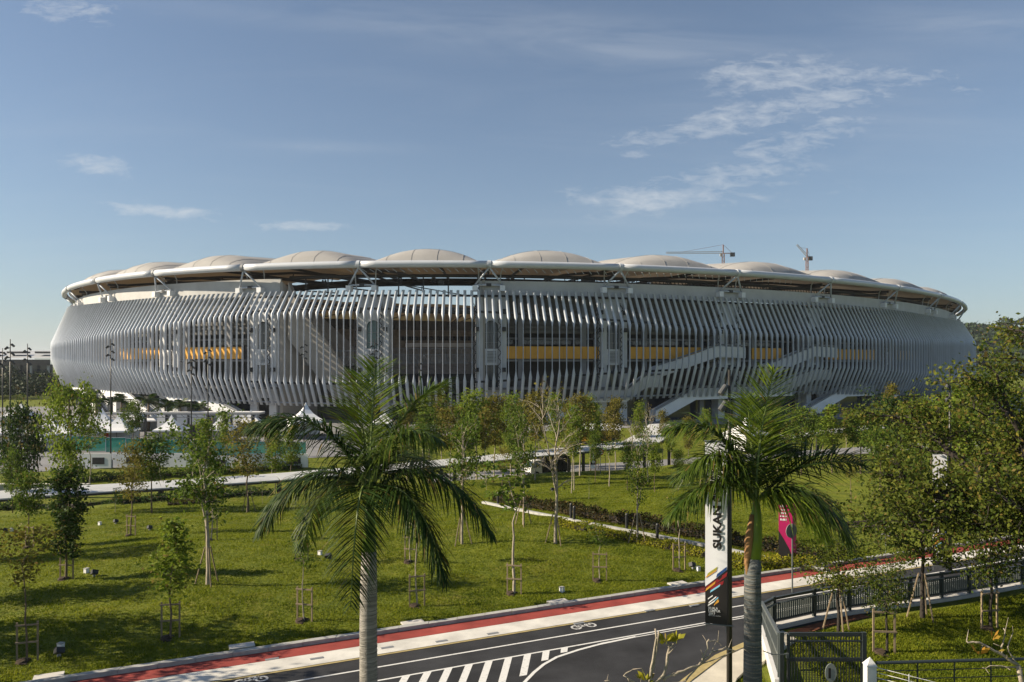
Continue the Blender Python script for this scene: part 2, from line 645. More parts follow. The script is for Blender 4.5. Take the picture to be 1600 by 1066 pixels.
def quads_mesh(name, V, m, nper=4):
    """V: (n, nper, 3) array of separate polygons"""
    n = V.shape[0]
    me = bpy.data.meshes.new(name)
    me.vertices.add(n * nper)
    me.vertices.foreach_set('co', V.reshape(-1).astype(np.float32))
    me.loops.add(n * nper)
    me.loops.foreach_set('vertex_index', np.arange(n * nper, dtype=np.int32))
    me.polygons.add(n)
    me.polygons.foreach_set('loop_start', np.arange(0, n * nper, nper, dtype=np.int32))
    me.polygons.foreach_set('loop_total', np.full(n, nper, dtype=np.int32))
    me.materials.append(MATS[m])
    me.update()
    me.validate()
    return me


def leaves(rs, P, size, aspect=.55, droop=.25, sj=.4):
    """diamond leaves at points P"""
    n = len(P)
    d = rs.normal(size=(n, 3))
    d[:, 2] -= droop
    d /= np.linalg.norm(d, axis=1, keepdims=True)
    q = rs.normal(size=(n, 3))
    q[:, 2] *= .6
    w = np.cross(d, q)
    w /= np.linalg.norm(w, axis=1, keepdims=True) + 1e-9
    L = size * (1 + sj * rs.uniform(-1, 1, n))[:, None]
    a = P
    V = np.stack([a, a + d * L * .5 + w * L * aspect * .5, a + d * L, a + d * L * .5 - w * L * aspect * .5], 1)
    return V


# ------------------------------------------------------------------ terrain
def sm(a, b, x):
    t = np.clip((np.asarray(x, float) - a) / (b - a), 0, 1)
    return t * t * (3 - 2 * t)


ROAD_S, ROAD_I = .463, 29.2


def vroad(X, Y):
    return Y - (ROAD_I + ROAD_S * X)


def hgt(X, Y):
    X, Y = np.asarray(X, float), np.asarray(Y, float)
    v = vroad(X, Y)
    z = .28 * sm(1, 10, v) * (1 - sm(14, 30, v)) - 1.5 * sm(8, 45, v) - 2.3 * sm(45, 53, v)
    z = z + 1.6 * sm(66, 80, v) + 1.1 * sm(80, 100, v)
    lawn = sm(1.5, 6, v) * (1 - sm(44, 54, v))
    z = z + lawn * (.10 * np.sin(X * .31 + Y * .17) + .07 * np.sin(X * .13 - Y * .41 + 1) + .035 * np.sin(X * 1.1 + Y * .7) + .03 * np.sin(Y * 1.3 - X * .6))
    return z


def hz(X, Y):
    return float(hgt(X, Y))


def at(px, py, z=0.0):
    d = (HC - z) * F / (py - YH)
    return Vector(((px - 800) / F * d, d, z))


def ground_at(px, py):
    """where the sight line through a photo pixel meets the ground"""
    sx, sz = (px - 800) / F, -(py - YH) / F
    d = np.arange(8, 400, .1)
    hh = hgt(sx * d, d)
    below = (HC + sz * d) <= hh
    i = int(np.argmax(below)) if below.any() else len(d) - 1
    return Vector((sx * d[i], d[i], float(hh[i])))


def at_depth(px, d, py=None):
    X = (px - 800) / F * d
    if py is None:
        return Vector((X, d, hz(X, d)))
    return Vector((X, d, HC - (py - YH) * d / F))


def axis(lo, hi, near_lo, near_hi, step, grow=1.18):
    out = list(np.arange(near_lo, near_hi + 1e-6, step))
    s, x = step, out[-1]
    while x < hi:
        s *= grow
        x += s
        out.append(x)
    s, x = step, out[0]
    pre = []
    while x > lo:
        s *= grow
        x -= s
        pre.append(x)
    return np.array(pre[::-1] + out)


gx = axis(-5200, 5200, -60, 60, .8)
gy = axis(-300, 8000, 4, 130, .8)
GX, GY = np.meshgrid(gx, gy)
GZ = hgt(GX, GY)
nx, ny = len(gx), len(gy)
ii = np.arange(nx * ny).reshape(ny, nx)
faces = np.stack([ii[:-1, :-1], ii[:-1, 1:], ii[1:, 1:], ii[1:, :-1]], -1).reshape(-1, 4)
me = bpy.data.meshes.new('ground')
me.from_pydata(np.stack([GX, GY, GZ], -1).reshape(-1, 3).tolist(), [], faces.tolist())
me.materials.append(MATS['lawn'])
me.polygons.foreach_set('use_smooth', [True] * len(me.polygons))
tag(link('ground', me), kind='structure')


def strip(name, v0, v1, X0, X1, z, m, step=1.0, kind='structure'):
    """a band parallel to the road"""
    b = MB()
    xs = np.arange(X0, X1 + step, step)
    vs, fs = [], []
    for i, X in enumerate(xs):
        for v in (v0, v1):
            Y = ROAD_I + ROAD_S * X + v
            vs.append((X, Y, z if isinstance(z, (int, float)) else z(X, Y)))
        if i:
            j = 2 * i
            fs.append((j - 2, j, j + 1, j - 1))
    b.add(vs, fs)
    o = b.build(name, m)
    return tag(o, kind=kind)


# road: carriageway, bands, lines
b = MB()
X0, X1 = -60, 120
near = [(-60, -2), (0.2, 14.0), (2.2, 19.4), (3.7, 21.4), (4.96, 22.9), (6.4, 24.7), (7.7, 25.9), (9.3, 27.2)] + [(x, ROAD_I + ROAD_S * x - 6.35) for x in (12, 16, 22, 40, 70, 120)]
far = [(x, ROAD_I + ROAD_S * x - 2.18) for x in (120, 70, 40, 22, 16, 12, 9.3, 7.7, 6.4, 4.96, 3.7, 2.2, .2, -60)]
vs = [(x, y, .006) for x, y in near] + [(x, y, .006) for x, y in far]
n = len(near)
b.add(vs, [(i, i + 1, 2 * n - 2 - i, 2 * n - 1 - i) for i in range(n - 1)])
tag(b.build('road', 'asphalt'), kind='structure')
cream = strip('cream_path', -2.18, -1.13, -60, 120, .032, 'cream_paving')
strip('red_cycle_path', -1.13, -.27, -60, 120, .036, 'red_paving')
strip('drain_edge', -2.30, -2.18, -60, 120, .020, 'yellow_paint')
strip('road_line', -3.31, -3.22, -60, 120, .012, 'road_paint')
strip('road_line', -4.41, -4.32, -60, 120, .012, 'road_paint')
strip('road_line', -4.58, -4.52, 3.0, 120, .012, 'road_paint')
curve = [(4.3, -4.52), (2.95, -4.62), (2.2, -4.78), (1.45, -5.05), (1.0, -5.45), (.69, -5.9), (.38, -6.5), (.0, -7.5), (-.4, -8.8), (-1, -11)]
curve = [(x, ROAD_I + ROAD_S * x + v) for x, v in curve]
b = MB()
vs = []
for i, (x, y) in enumerate(curve):
    p, q = Vector(curve[max(i - 1, 0)]), Vector(curve[min(i + 1, len(curve) - 1)])
    t = (q - p).normalized()
    nrm = Vector((-t.y, t.x)) * .055
    vs += [(x + nrm.x, y + nrm.y, .014), (x - nrm.x, y - nrm.y, .014)]
b.add(vs, [(2 * i, 2 * i + 1, 2 * i + 3, 2 * i + 2) for i in range(len(curve) - 1)])
tag(b.build('road_line', 'road_paint'), kind='structure')


def curve_y(x):
    best = None
    for (xa, ya), (xb, yb) in zip(curve, curve[1:]):
        if min(xa, xb) <= x <= max(xa, xb):
            best = ya + (yb - ya) * (x - xa) / (xb - xa)
    return best


for i in range(9):
    x = 1.75 - i * .62
    ytop = ROAD_I + ROAD_S * x - 4.41
    slope = .10
    b = MB()
    ys = curve_y(x) or ytop - 6
    y0 = max(ys + .1, ytop - 6)
    w = .115
    b.add([(x - w - slope * (ytop - y0), y0, .013), (x + w - slope * (ytop - y0), y0 + .1, .013), (x + w, ytop + .05, .013), (x - w, ytop, .013)], [(0, 1, 2, 3)])
    tag(b.build('hatch_bar', 'road_paint'), kind='structure')
for px, py in ((425, 1030), (495, 1029), (605, 1012), (690, 1002), (770, 990), (905, 974), (1015, 954), (1085, 946)):
    p = at(px, py, .03)
    x = link('drain_cover', MB().box((0, 0, 0), (.42, .14, .03), math.atan(.463)).mesh('drain_cover', 'grey_steel'), cream)
    x.location = Vector((p.x, p.y, .028)) - cream.location
# cycle symbols on the near lane
for (px, py, s) in ((912, 979, .85), (392, 1064, .85)):
    c = at(px, py)
    b = MB(c)
    t = Vector((.907, .42, 0))
    u = Vector((-.42, .907, 0))

    def pt(a, q):
        return c + t * a * s + u * q * s + Vector((0, 0, .012))
    for cx_ in (-.36, .36):
        ring = [pt(cx_ + .24 * math.cos(k * .5236), .26 * math.sin(k * .5236)) for k in range(12)]
        inn = [pt(cx_ + .15 * math.cos(k * .5236), .16 * math.sin(k * .5236)) for k in range(12)]
        b.add(ring + inn, [(k, (k + 1) % 12, 12 + (k + 1) % 12, 12 + k) for k in range(12)])
    for (a1, q1, a2, q2) in ((-.36, 0, -.1, .3), (-.1, .3, .25, .3), (.25, .3, .36, 0), (-.36, 0, .05, 0), (.05, 0, .25, .3), (.05, 0, -.1, .3), (.2, .42, .38, .42)):
        pa, pb = pt(a1, q1), pt(a2, q2)
        dd = (pb - pa).normalized()
        nn = Vector((-dd.y, dd.x, 0)) * .035
        b.add([pa - nn, pb - nn, pb + nn, pa + nn], [(0, 1, 2, 3)])
    tag(b.build('cycle_marking', 'faded_paint'), kind='structure')

# far kerb: laid stone by stone
kerb = thing('kerb', None, None, (0, ROAD_I, 0))
kerb['kind'] = 'structure'
for i in range(95):
    xa = -24 + i * 1.0
    b = MB((0, ROAD_I, 0))
    q = []
    for X, v in ((xa, -.27), (xa + .988, -.27), (xa + .988, 0.0), (xa, 0.0)):
        q.append((X, ROAD_I + ROAD_S * X + v))
    b.prism(q, -.1, .165 + .004 * ((i * 7) % 3))
    b.build('kerb_stone', 'kerb_concrete', kerb)
# near pavement with its kerb
pave = [(-.6, 10), (1.1, 14.0), (2.9, 19.2), (4.4, 21.3), (5.3, 22.7), (6.7, 24.5), (7.9, 25.6), (9.6, 26.7), (9.7, 26.2), (7.9, 24.2), (7.2, 23.6), (6.7, 22.9), (6.3, 22.0), (5.2, 20.0), (3.0, 14.0), (1, 10)]
tag(MB().prism(pave, -.1, .11).build('pavement', 'pavement'), kind='structure')
b = MB()
kerb_in = [(-.6, 10), (1.1, 14.0), (2.9, 19.2), (4.4, 21.3), (5.3, 22.7), (6.7, 24.5), (7.9, 25.6), (9.6, 26.7)]
kerb_out = [(-1.0, 10), (.75, 14.1), (2.55, 19.35), (4.1, 21.45), (5.1, 22.85), (6.52, 24.68), (7.78, 25.8), (9.5, 26.95)]
kn = thing('pavement_kerb', None, None, (5, 22, 0))
kn['kind'] = 'structure'
for i in range(len(kerb_in) - 1):
    pi, pj, qi, qj = map(Vector, (kerb_in[i], kerb_in[i + 1], kerb_out[i], kerb_out[i + 1]))
    m_ = max(1, int((pj - pi).length / .9))
    for k in range(m_):
        a, c = k / m_, (k + .985) / m_
        b = MB((5, 22, 0))
        b.prism([tuple(pi.lerp(pj, a)), tuple(pi.lerp(pj, c)), tuple(qi.lerp(qj, c)), tuple(qi.lerp(qj, a))][::-1], -.1, .135)
        b.build('kerb_stone', 'yellow_paint' if i in (3, 4, 5) else 'kerb_concrete', kn)
# slabs crossing the path line: joints of the pavement
# plaza and road beyond the lawn
strip('service_road', 57, 67, -9, 90, lambda X, Y: hz(X, Y) + .03, 'plaza', 1.5)
b = MB()
xs, ys_ = np.arange(-160, 175, 4.0), np.arange(0, 1.01, .05)
vs, fs = [], []
for i, X in enumerate(xs):
    for j, t in enumerate(ys_):
        v = 92 + t * 120
        Y = ROAD_I + ROAD_S * X * (1 if X > -60 else 1) + v
        vs.append((X, Y, hz(X, Y) + .05))
nj = len(ys_)
for i in range(len(xs) - 1):
    for j in range(nj - 1):
        a = i * nj + j
        fs.append((a, a + nj, a + nj + 1, a + 1))
b.add(vs, fs)
tag(b.build('plaza', 'plaza'), kind='structure')
strip('footpath', 46.6, 48.2, -60, -22, lambda X, Y: hz(X, Y) + .03, 'plaza', 1.0)
# left plaza apron in front of the stalls (X < -18)
b = MB()
vs, fs = [], []
xs = np.arange(-110, -17, 2.0)
for i, X in enumerate(xs):
    for j in range(14):
        Y = ROAD_I + ROAD_S * X + 78 + j * 1.4
        vs.append((X, Y, hz(X, Y) + .04))
for i in range(len(xs) - 1):
    for j in range(13):
        a = i * 14 + j
        fs.append((a, a + 14, a + 15, a + 1))
b.add(vs, fs)
tag(b.build('plaza_apron', 'plaza'), kind='structure')
# footpath edge that runs down through the lawn to the road
pathpts = [(755, 787), (830, 803), (900, 817), (1000, 836), (1110, 857), (1200, 876), (1295, 896)]
b = MB()
L = [ground_at(*p) for p in pathpts]
vs = []
for p in L:
    vs += [p + Vector((-.11, -.07, .02)), p + Vector((.11, .07, .02)), p + Vector((-.11, -.07, .17)), p + Vector((.11, .07, .17))]
fs = []
for i in range(len(L) - 1):
    a = 4 * i
    fs += [(a + 2, a + 6, a + 7, a + 3), (a, a + 4, a + 6, a + 2), (a + 1, a + 3, a + 7, a + 5)]
b.add(vs, fs)
tag(b.build('path_edging', 'kerb_concrete'), kind='structure')

# ------------------------------------------------------------------ far land: hill and woods
rs = np.random.RandomState(5)


def wood(name, pts, mat_name, leafsize, per, crown, seed, label=None):
    """a far wood that reads as one mass: leaf clumps on crown shells"""
    r = np.random.RandomState(seed)
    out = []
    for (X, Y, z, s) in pts:
        n_ = per
        d = r.normal(size=(n_, 3))
        d /= np.linalg.norm(d, axis=1, keepdims=True)
        d[:, 2] = np.abs(d[:, 2]) * 1.0 - .25
        rad = crown * s * (.75 + .35 * r.uniform(size=(n_, 1)))
        P = d * rad * np.array([1, 1, .95]) + np.array([X, Y, z + crown * s * .75])
        out.append(leaves(r, P, leafsize * s, .8, .1))
    o = link(name, quads_mesh(name, np.concatenate(out), mat_name))
    return tag(o, kind='stuff')


def hill_z(X, Y):
    return 56 * np.exp(-((X - 640) / 230) ** 2 - ((Y - 860) / 170) ** 2) + 14 * np.exp(-((X - 350) / 160) ** 2 - ((Y - 800) / 120) ** 2) - 1.2


b = MB()
xs, yy = np.linspace(150, 1150, 40), np.linspace(560, 1250, 30)
vs = [(x, y, float(hill_z(x, y)) - .6) for x in xs for y in yy]
fs = [(i * 30 + j, (i + 1) * 30 + j, (i + 1) * 30 + j + 1, i * 30 + j + 1) for i in range(39) for j in range(29)]
b.add(vs, fs)
tag(b.build('hill', 'wood_far', smooth=True), kind='structure')
pts = []
for i in range(560):
    X, Y = rs.uniform(380, 900), rs.uniform(600, 880)
    pts.append((X, Y, float(hill_z(X, Y)) - 1, rs.uniform(.7, 1.5)))
wood('hill_wood', pts, 'wood_far', 2.6, 110, 6.5, 3)
pts = [(rs.uniform(-360, -190), rs.uniform(300, 420), -1.2, rs.uniform(.8, 1.35)) for i in range(120)]
pts += [(rs.uniform(-190, -150), rs.uniform(265, 330), -1.2, rs.uniform(.5, .9)) for i in range(26)]
for i in range(80):
    px_, Y_ = rs.uniform(-60, 82), rs.uniform(225, 300)
    pts.append(((px_ - 800) / F * Y_, Y_, -1.4, rs.uniform(.35, .75)))
wood('distant_wood', pts, 'wood_far', 1.3, 150, 5.2, 4)

# ------------------------------------------------------------------ stadium
S_ = 1.4
SD, SCX, PHI0, DL, ZR, SE, SANG = 232.4067 * S_, 16.5419 * S_, -2.0857, .1516, 12.3741 * S_ + HC, .7232, 1.1373
SA, SB = 143 * S_, 143 * S_ * SE
TAB = {'top': [26.2, 24.07, 22.79, 22.25, 22.24, 22.42, 22.41, 22.34, 22.3, 22.1, 22.05, 21.84, 21.5, 21.7, 22.6, 24.0],
       'k1': [15.5, 14.73, 14.2, 14.67, 16.11, 17.9, 18.3, 17.65, 16.36, 15.23, 14.79, 14.67, 15.06, 15.56, 16.0, 16.4],
       'k2': [10.2, 10.32, 10.22, 9.69, 8.33, 6.7, 6.25, 6.7, 8.2, 9.0, 8.64, 7.56, 5.9, 4.8, 4.3, 4.0],
       'bot': [3.2, 3.75, 4.25, 4.1, 3.4, 2.24, 1.92, 2.13, 2.93, 3.4, 3.1, 2.28, 1.5, 1.0, .8, .8]}
PROF = {'top': -1.0, 'k1': 2.6, 'k2': 2.6, 'bot': .3}


def ell(k):
    t = PHI0 + k * DL
    ca, sa = math.cos(SANG), math.sin(SANG)
    u, v = SA * math.sin(t), -SB * math.cos(t)
    nu, nv = math.sin(t) / SA, -math.cos(t) / SB
    q = math.hypot(nu, nv)
    nu, nv = nu / q, nv / q
    return Vector((SCX + u * ca - v * sa, SD + u * sa + v * ca)), Vector((nu * ca - nv * sa, nu * sa + nv * ca))


BACK_A, BACK_B = ell(14)[0], ell(-1)[0]
tA = Vector((-ell(14)[1].y, ell(14)[1].x))
tB = Vector((-ell(-1)[1].y, ell(-1)[1].x))
BC1, BC2 = BACK_A + tA * 135, BACK_B - tB * 135
NBACK = 15
NB = 15 + NBACK


def ring(k, o=0.0):
    """plan point on the stadium outline at bay coordinate k, o metres outside the ring"""
    if k > 14:
        if k > 14 + NBACK:
            return ring(k - NB, o)
        t = (k - 14) / NBACK
        s = 1 - t
        p = BACK_A * s ** 3 + BC1 * 3 * s * s * t + BC2 * 3 * s * t * t + BACK_B * t ** 3
        d = (BC1 - BACK_A) * s * s + (BC2 - BC1) * 2 * s * t + (BACK_B - BC2) * t * t
        d.normalize()
        nrm = Vector((d.y, -d.x))
    else:
        p, nrm = ell(k)
    return p + nrm * o


def R3(k, o, z):
    p = ring(k, o)
    return Vector((p.x, p.y, z))


def tab(n, k):
    # Catmull-Rom through the measured levels
    T = TAB[n]
    x = min(max(k + 1, 0), 14.999)
    i = int(x)
    f = x - i
    p = [T[min(max(i + d, 0), 15)] for d in (-1, 0, 1, 2)]
    return .5 * ((2 * p[1]) + (-p[0] + p[2]) * f + (2 * p[0] - 5 * p[1] + 4 * p[2] - p[3]) * f * f + (-p[0] + 3 * p[1] - 3 * p[2] + p[3]) * f ** 3)


OG = Vector((8, 190, -1.1))
stadium = thing('stadium', 'huge round white stadium with bent facade tubes and a scalloped tent roof', 'stadium', OG)
GZ0 = -1.1


def facade_tube(k):
    """thick round top, thin radial fin in the middle, thick round foot"""
    zt, z1, z2, zb = tab('top', k), tab('k1', k), tab('k2', k), tab('bot', k)
    p, _ = (ring(k), 0)
    nrm = (ring(k, 1) - ring(k))
    tan = Vector((-nrm.y, nrm.x))
    rows = [(PROF['top'], zt, .25, .25), (PROF['k1'], z1, .275, .275), (PROF['k1'] + .02, z1 - 1.25, .060, .27), (PROF['k2'] + .02, z2 + 1.25, .060, .27),
            (PROF['k2'], z2, .275, .275), (PROF['bot'], zb, .25, .25)]
    b = MB(OG)
    vs, fs = [], []
    for (o, z, wt, wn) in rows:
        c = R3(k, o, z)
        for j in range(10):
            a = 2 * math.pi * (j + .5) / 10
            q = tan * wt * math.cos(a) * 1.06 + nrm * wn * math.sin(a) * 1.06
            vs.append((c.x + q.x, c.y + q.y, z))
    for i in range(5):
        for j in range(10):
            a, c = 10 * i + j, 10 * i + (j + 1) % 10
            fs.append((a, c, c + 10, a + 10))
    fs += [tuple(range(9, -1, -1))[::-1], tuple(range(50, 60))]
    b.add(vs, fs)
    b.build('facade_tube', 'white_tube', stadium, smooth=True)


NT_BAY = 19
for i in range(-14, 13 * NT_BAY + 26):
    facade_tube((i + .5) / NT_BAY)


def band(name, m, k0, k1, o0, z0, o1, z1, step=.1, thick=None, th=.35):
    """a wall/slab band that follows the outline; z may be a function of k"""
    b = MB(OG)
    n_ = max(1, int(round((k1 - k0) / step)))
    vs, fs = [], []
    g = lambda z, k: z(k) if callable(z) else z
    for i in range(n_ + 1):
        k = k0 + (k1 - k0) * i / n_
        A_, B_ = R3(k, o0, g(z0, k)), R3(k, o1, g(z1, k))
        d = (B_ - A_)
        nr = ring(k, 1) - ring(k)
        side = Vector((nr.x, nr.y, 0)) if abs(d.z) > .5 * d.length else Vector((0, 0, 1))
        vs += [A_, B_, B_ - side * th, A_ - side * th]
        if i:
            a = 4 * (i - 1)
            for j in range(4):
                fs.append((a + j, a + 4 + j, a + 4 + (j + 1) % 4, a + (j + 1) % 4))
    fs += [(0, 1, 2, 3), (4 * n_ + 3, 4 * n_ + 2, 4 * n_ + 1, 4 * n_)]
    b.add(vs, fs)
    return b.build(name, m, stadium)


def hoop(name, m, k0, k1, o, z, r, n=8, step=.1):
    g = lambda k: z(k) if callable(z) else z
    b = MB(OG)
    n_ = max(2, int(round((k1 - k0) / step)))
    b.tube([R3(k0 + (k1 - k0) * i / n_, o(k0 + (k1 - k0) * i / n_) if callable(o) else o, g(k0 + (k1 - k0) * i / n_)) for i in range(n_ + 1)], r, n)
    return b.build(name, m, stadium, smooth=True)


# horizontal rails behind the tubes
hoop('support_rail', 'dark_steel', -.8, 14, -1.55, lambda k: tab('top', k) - .9, .22, 6, .2)
hoop('support_rail', 'dark_steel', -.8, 14, 1.85, lambda k: tab('k1', k) + .7, .22, 6, .2)
hoop('support_rail', 'dark_steel', -.8, 14, 1.75, lambda k: tab('k2', k) - .3, .20, 6, .2)
hoop('support_rail', 'white_tube', -.8, 14, -.1, lambda k: tab('bot', k) + .5, .16, 6, .2)

OPEN0, OPEN1 = 4.28, 5.93        # the stretch without a parapet or stands: one looks into the bowl
for (a, c) in ((-1, OPEN0), (OPEN1, 14)):
    for k0 in np.arange(math.floor(a), c, 1.0):
        s0, s1 = max(a, k0), min(c, k0 + 1)
        if s1 - s0 < .05:
            continue
        band('parapet', 'parapet', s0, s1, -2.4, 21.6, -2.4, lambda k: 24.2 if k > 5 else 24.9, th=.5)
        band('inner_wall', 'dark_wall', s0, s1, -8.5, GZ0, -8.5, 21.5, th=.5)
        for z, o in ((5.2, -1.0), (10.2, -2.6), (14.2, -4.5), (18.2, -4.5)):
            band('floor_slab', 'slab', s0, s1, -8.4, z, o, z, th=.35)
        # horizontal sunshade slats above the galleries
        b = MB(OG)
        for q in range(8):
            z = 15.2 + q * .82
            n_ = max(1, int((s1 - s0) * 6))
            for i in range(n_):
                ka, kb = s0 + (s1 - s0) * i / n_, s0 + (s1 - s0) * (i + 1) / n_
                pa, pb = R3(ka, -3.2, z), R3(kb, -3.2, z)
                b.beam(pa, pb, .12, .42)
        o = b.build('sunshade_slats', 'louvre', stadium)
        if q:
            o['kind'] = 'stuff'
        band('screen_wall', 'louvre', s0, s1, -3.9, 14.9, -3.9, 21.6, th=.1)
        band('gallery_glazing', 'glass_dark', s0, s1, -6.2, 13.0, -6.2, 14.2, th=.12)
        # ground floor glazing
        band('ground_glazing', 'glass_dark', s0, s1, -4.2, GZ0, -4.2, 4.6, th=.15)
# yellow balcony panels, one run of plates per bay
for (a, c) in ((1.35, 1.9), (2.2, 2.95), (3.25, 3.92), (6.14, 6.88), (7.12, 7.75), (8.22, 8.55), (9.05, 9.8), (10.2, 10.8), (11.1, 11.8)):
    n_ = 5
    for i in range(n_):
        w = (c - a) / n_
        band('balcony_panel', 'yellow_panel', a + w * i, a + w * (i + .985), -2.2, 10.35, -2.2, 12.55, step=.05, th=.12)
# columns behind the facade
for k in np.arange(-.75, 13.5, .5):
    if OPEN0 < k < OPEN1:
        continue
    b = MB(OG)
    p = ring(k, -2.9)
    n_ = ring(k, 1) - ring(k)
    b.box((p.x, p.y, 10), (.7, .9, 22.2), math.atan2(n_.y, n_.x))
    b.build('column', 'slab', stadium)


def tower(k, half=2.75, arch='glass_dark', ztop=21.4):
    """service tower behind the tubes with an arched window, a vent and a doorway"""
    c0 = ring(k, -2.2)
    nrm = ring(k, 1) - ring(k)
    ang = math.atan2(nrm.x, -nrm.y)          # local -y faces out
    ca, sa = math.cos(ang), math.sin(ang)

    def W(x, y, z):
        return Vector((c0.x + x * ca - y * sa, c0.y + x * sa + y * ca, z))

    def bx(b, x0, x1, y0, y1, z0, z1):
        P = [W(x, y, z) for z in (z0, z1) for (x, y) in ((x0, y0), (x1, y0), (x1, y1), (x0, y1))]
        b.add(P, [(3, 2, 1, 0), (4, 5, 6, 7), (0, 1, 5, 4), (1, 2, 6, 5), (2, 3, 7, 6), (3, 0, 4, 7)])
        return b
    w = 1.25
    b = MB(OG)
    bx(b, -half, -w, 0, 3.0, GZ0, ztop)
    bx(b, w, half, 0, 3.0, GZ0, ztop)
    bx(b, -w, w, .05, 3, 17.2, ztop)
    bx(b, -w, w, .05, 3, 9.2, 12.1)
    bx(b, -w, w, .05, 3, 3.2, 5.0)
    tw = b.build('service_tower', 'tower_panel', stadium)
    # spandrel over the arch
    b = MB(OG)
    n_ = 10
    for i in range(n_):
        a0, a1 = math.pi * i / n_, math.pi * (i + 1) / n_
        xa, xb = -w * math.cos(a0), -w * math.cos(a1)
        za, zb = 15.9 + w * math.sin(a0), 15.9 + w * math.sin(a1)
        b.add([W(xa, .03, za), W(xb, .03, zb), W(xb, .03, 17.2), W(xa, .03, 17.2)], [(0, 1, 2, 3)])
    b.build('arch_head', 'tower_panel', tw)
    bx(MB(OG), -w, w, .5, .6, 12.1, 17.2).build('arched_window', arch, tw)
    bx(MB(OG), -w, w, .45, .55, 5.0, 9.2).build('lower_window', arch, tw)
    b = MB(OG)
    for i in range(8):
        bx(b, -.85, .85, -.03, .06, 9.7 + i * .26, 9.84 + i * .26)
    b.build('vent_grille', 'grey_steel', tw)
    b = MB(OG)
    for x in (-.42, .42):
        bx(b, x - .04, x + .04, .38, .5, 12.1, 17.0)
    for z in (13.2, 15.0):
        bx(b, -w, w, .36, .5, z, z + .08)
    b.build('mullion', 'grey_steel', tw)
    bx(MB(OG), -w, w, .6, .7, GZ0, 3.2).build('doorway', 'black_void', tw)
    # dark lattice masts on each side
    for sx in (-half - .25, half * .45 + .2):
        b = MB(OG)
        for dx in (-.28, .28):
            b.beam(W(sx + dx, -.5, 5), W(sx + dx, -.5, 20.5), .10)
        for i in range(19):
            z = 5 + i * .8
            s = 1 if i % 2 else -1
            b.beam(W(sx - .28 * s, -.5, z), W(sx + .28 * s, -.5, z + .8), .11)
        b.build('lattice_mast', 'dark_steel', tw)
    for z in (8.0, 15.2, 18.4):
        for sx in (-half + .3, half - .5):
            bx(MB(OG), sx - .3, sx + .3, -.65, .1, z, z + .75).build('bracket_box', 'dark_steel', tw)


for k, am in ((2.05, 'glass_dark'), (3.05, 'glass_dark'), (4.12, 'glass_dark'), (5.09, 'glass_teal'), (6.02, 'glass_dark'), (6.98, 'glass_dark'), (8.0, 'glass_dark'), (8.92, 'glass_dark'), (10.0, 'glass_dark'), (11.0, 'glass_dark')):
    tower(k, arch=am)


def stair(pts, o=-.6, wid=2.2, h=2.1, mtl='stair_white'):
    """zigzag stair flight along the facade: sloping sides, treads between; pts = (k, z)"""
    sides = []
    for oo in (o, o - wid):
        b = MB(OG)
        for (ka, za), (kb, zb) in zip(pts, pts[1:]):
            n_ = 6
            for i in range(n_):
                f0, f1 = i / n_, (i + 1) / n_
                k0, k1 = ka + (kb - ka) * f0, ka + (kb - ka) * f1
                z0, z1 = za + (zb - za) * f0, za + (zb - za) * f1
                V = []
                for od in (oo, oo - .15):
                    V += [R3(k0, od, z0 - .5), R3(k1, od, z1 - .5), R3(k1, od, z1 + h - .5), R3(k0, od, z0 + h - .5)]
                b.add(V, [(0, 1, 2, 3), (7, 6, 5, 4), (3, 2, 6, 7), (0, 4, 5, 1)])
        sides.append(b.build('stair_flight' if not sides else 'stair_side', mtl, sides[0] if sides else stadium))
    st = sides[0]
    b = MB(OG)
    for (ka, za), (kb, zb) in zip(pts, pts[1:]):
        n_ = 14
        for i in range(n_):
            k0, k1 = ka + (kb - ka) * i / n_, ka + (kb - ka) * (i + 1) / n_
            z = za + (zb - za) * (i + .5) / n_
            V = [R3(k0, o - .16, z), R3(k1, o - .16, z), R3(k1, o - wid, z), R3(k0, o - wid, z)]
            V += [q - Vector((0, 0, .35)) for q in V]
            b.add(V, [(0, 1, 2, 3), (7, 6, 5, 4), (0, 4, 5, 1), (2, 6, 7, 3), (1, 5, 6, 2), (3, 7, 4, 0)])
    b.build('tread', 'slab', st)
    b = MB(OG)
    for (ka, za), (kb, zb) in zip(pts, pts[1:]):
        b.beam(R3(ka, o + .05, za + h - .2), R3(kb, o + .05, zb + h - .2), .12, .3)
    b.build('handrail', 'grey_steel', st)


stair([(6.45, -1.0), (6.78, 3.0), (7.06, 3.0), (7.22, 5.6), (7.36, 5.6)])
stair([(7.30, 7.2), (7.84, 11.2), (8.10, 11.0)])
stair([(7.28, -.8), (7.62, 3.2), (8.55, 3.6)], o=.2)
stair([(8.30, 7.4), (8.84, 11.4), (9.12, 11.2)])
stair([(8.35, 3.6), (8.8, 6.6), (9.0, 6.6)], o=.2)
stair([(8.75, -1.0), (9.2, 3.0), (9.6, 3.0)], o=.2)
stair([(9.9, 2.0), (10.5, 6.2), (10.9, 6.2)], o=.2)
stair([(3.95, -1.0), (3.52, 3.0), (3.2, 3.0), (2.9, 6.4), (2.6, 6.4)], o=.2)
stair([(2.9, -1.0), (2.5, 3.2), (2.2, 3.2), (1.9, 6.4)], o=.2)
stair([(2.0, -.6), (1.5, 4), (1.2, 4)], o=.2)

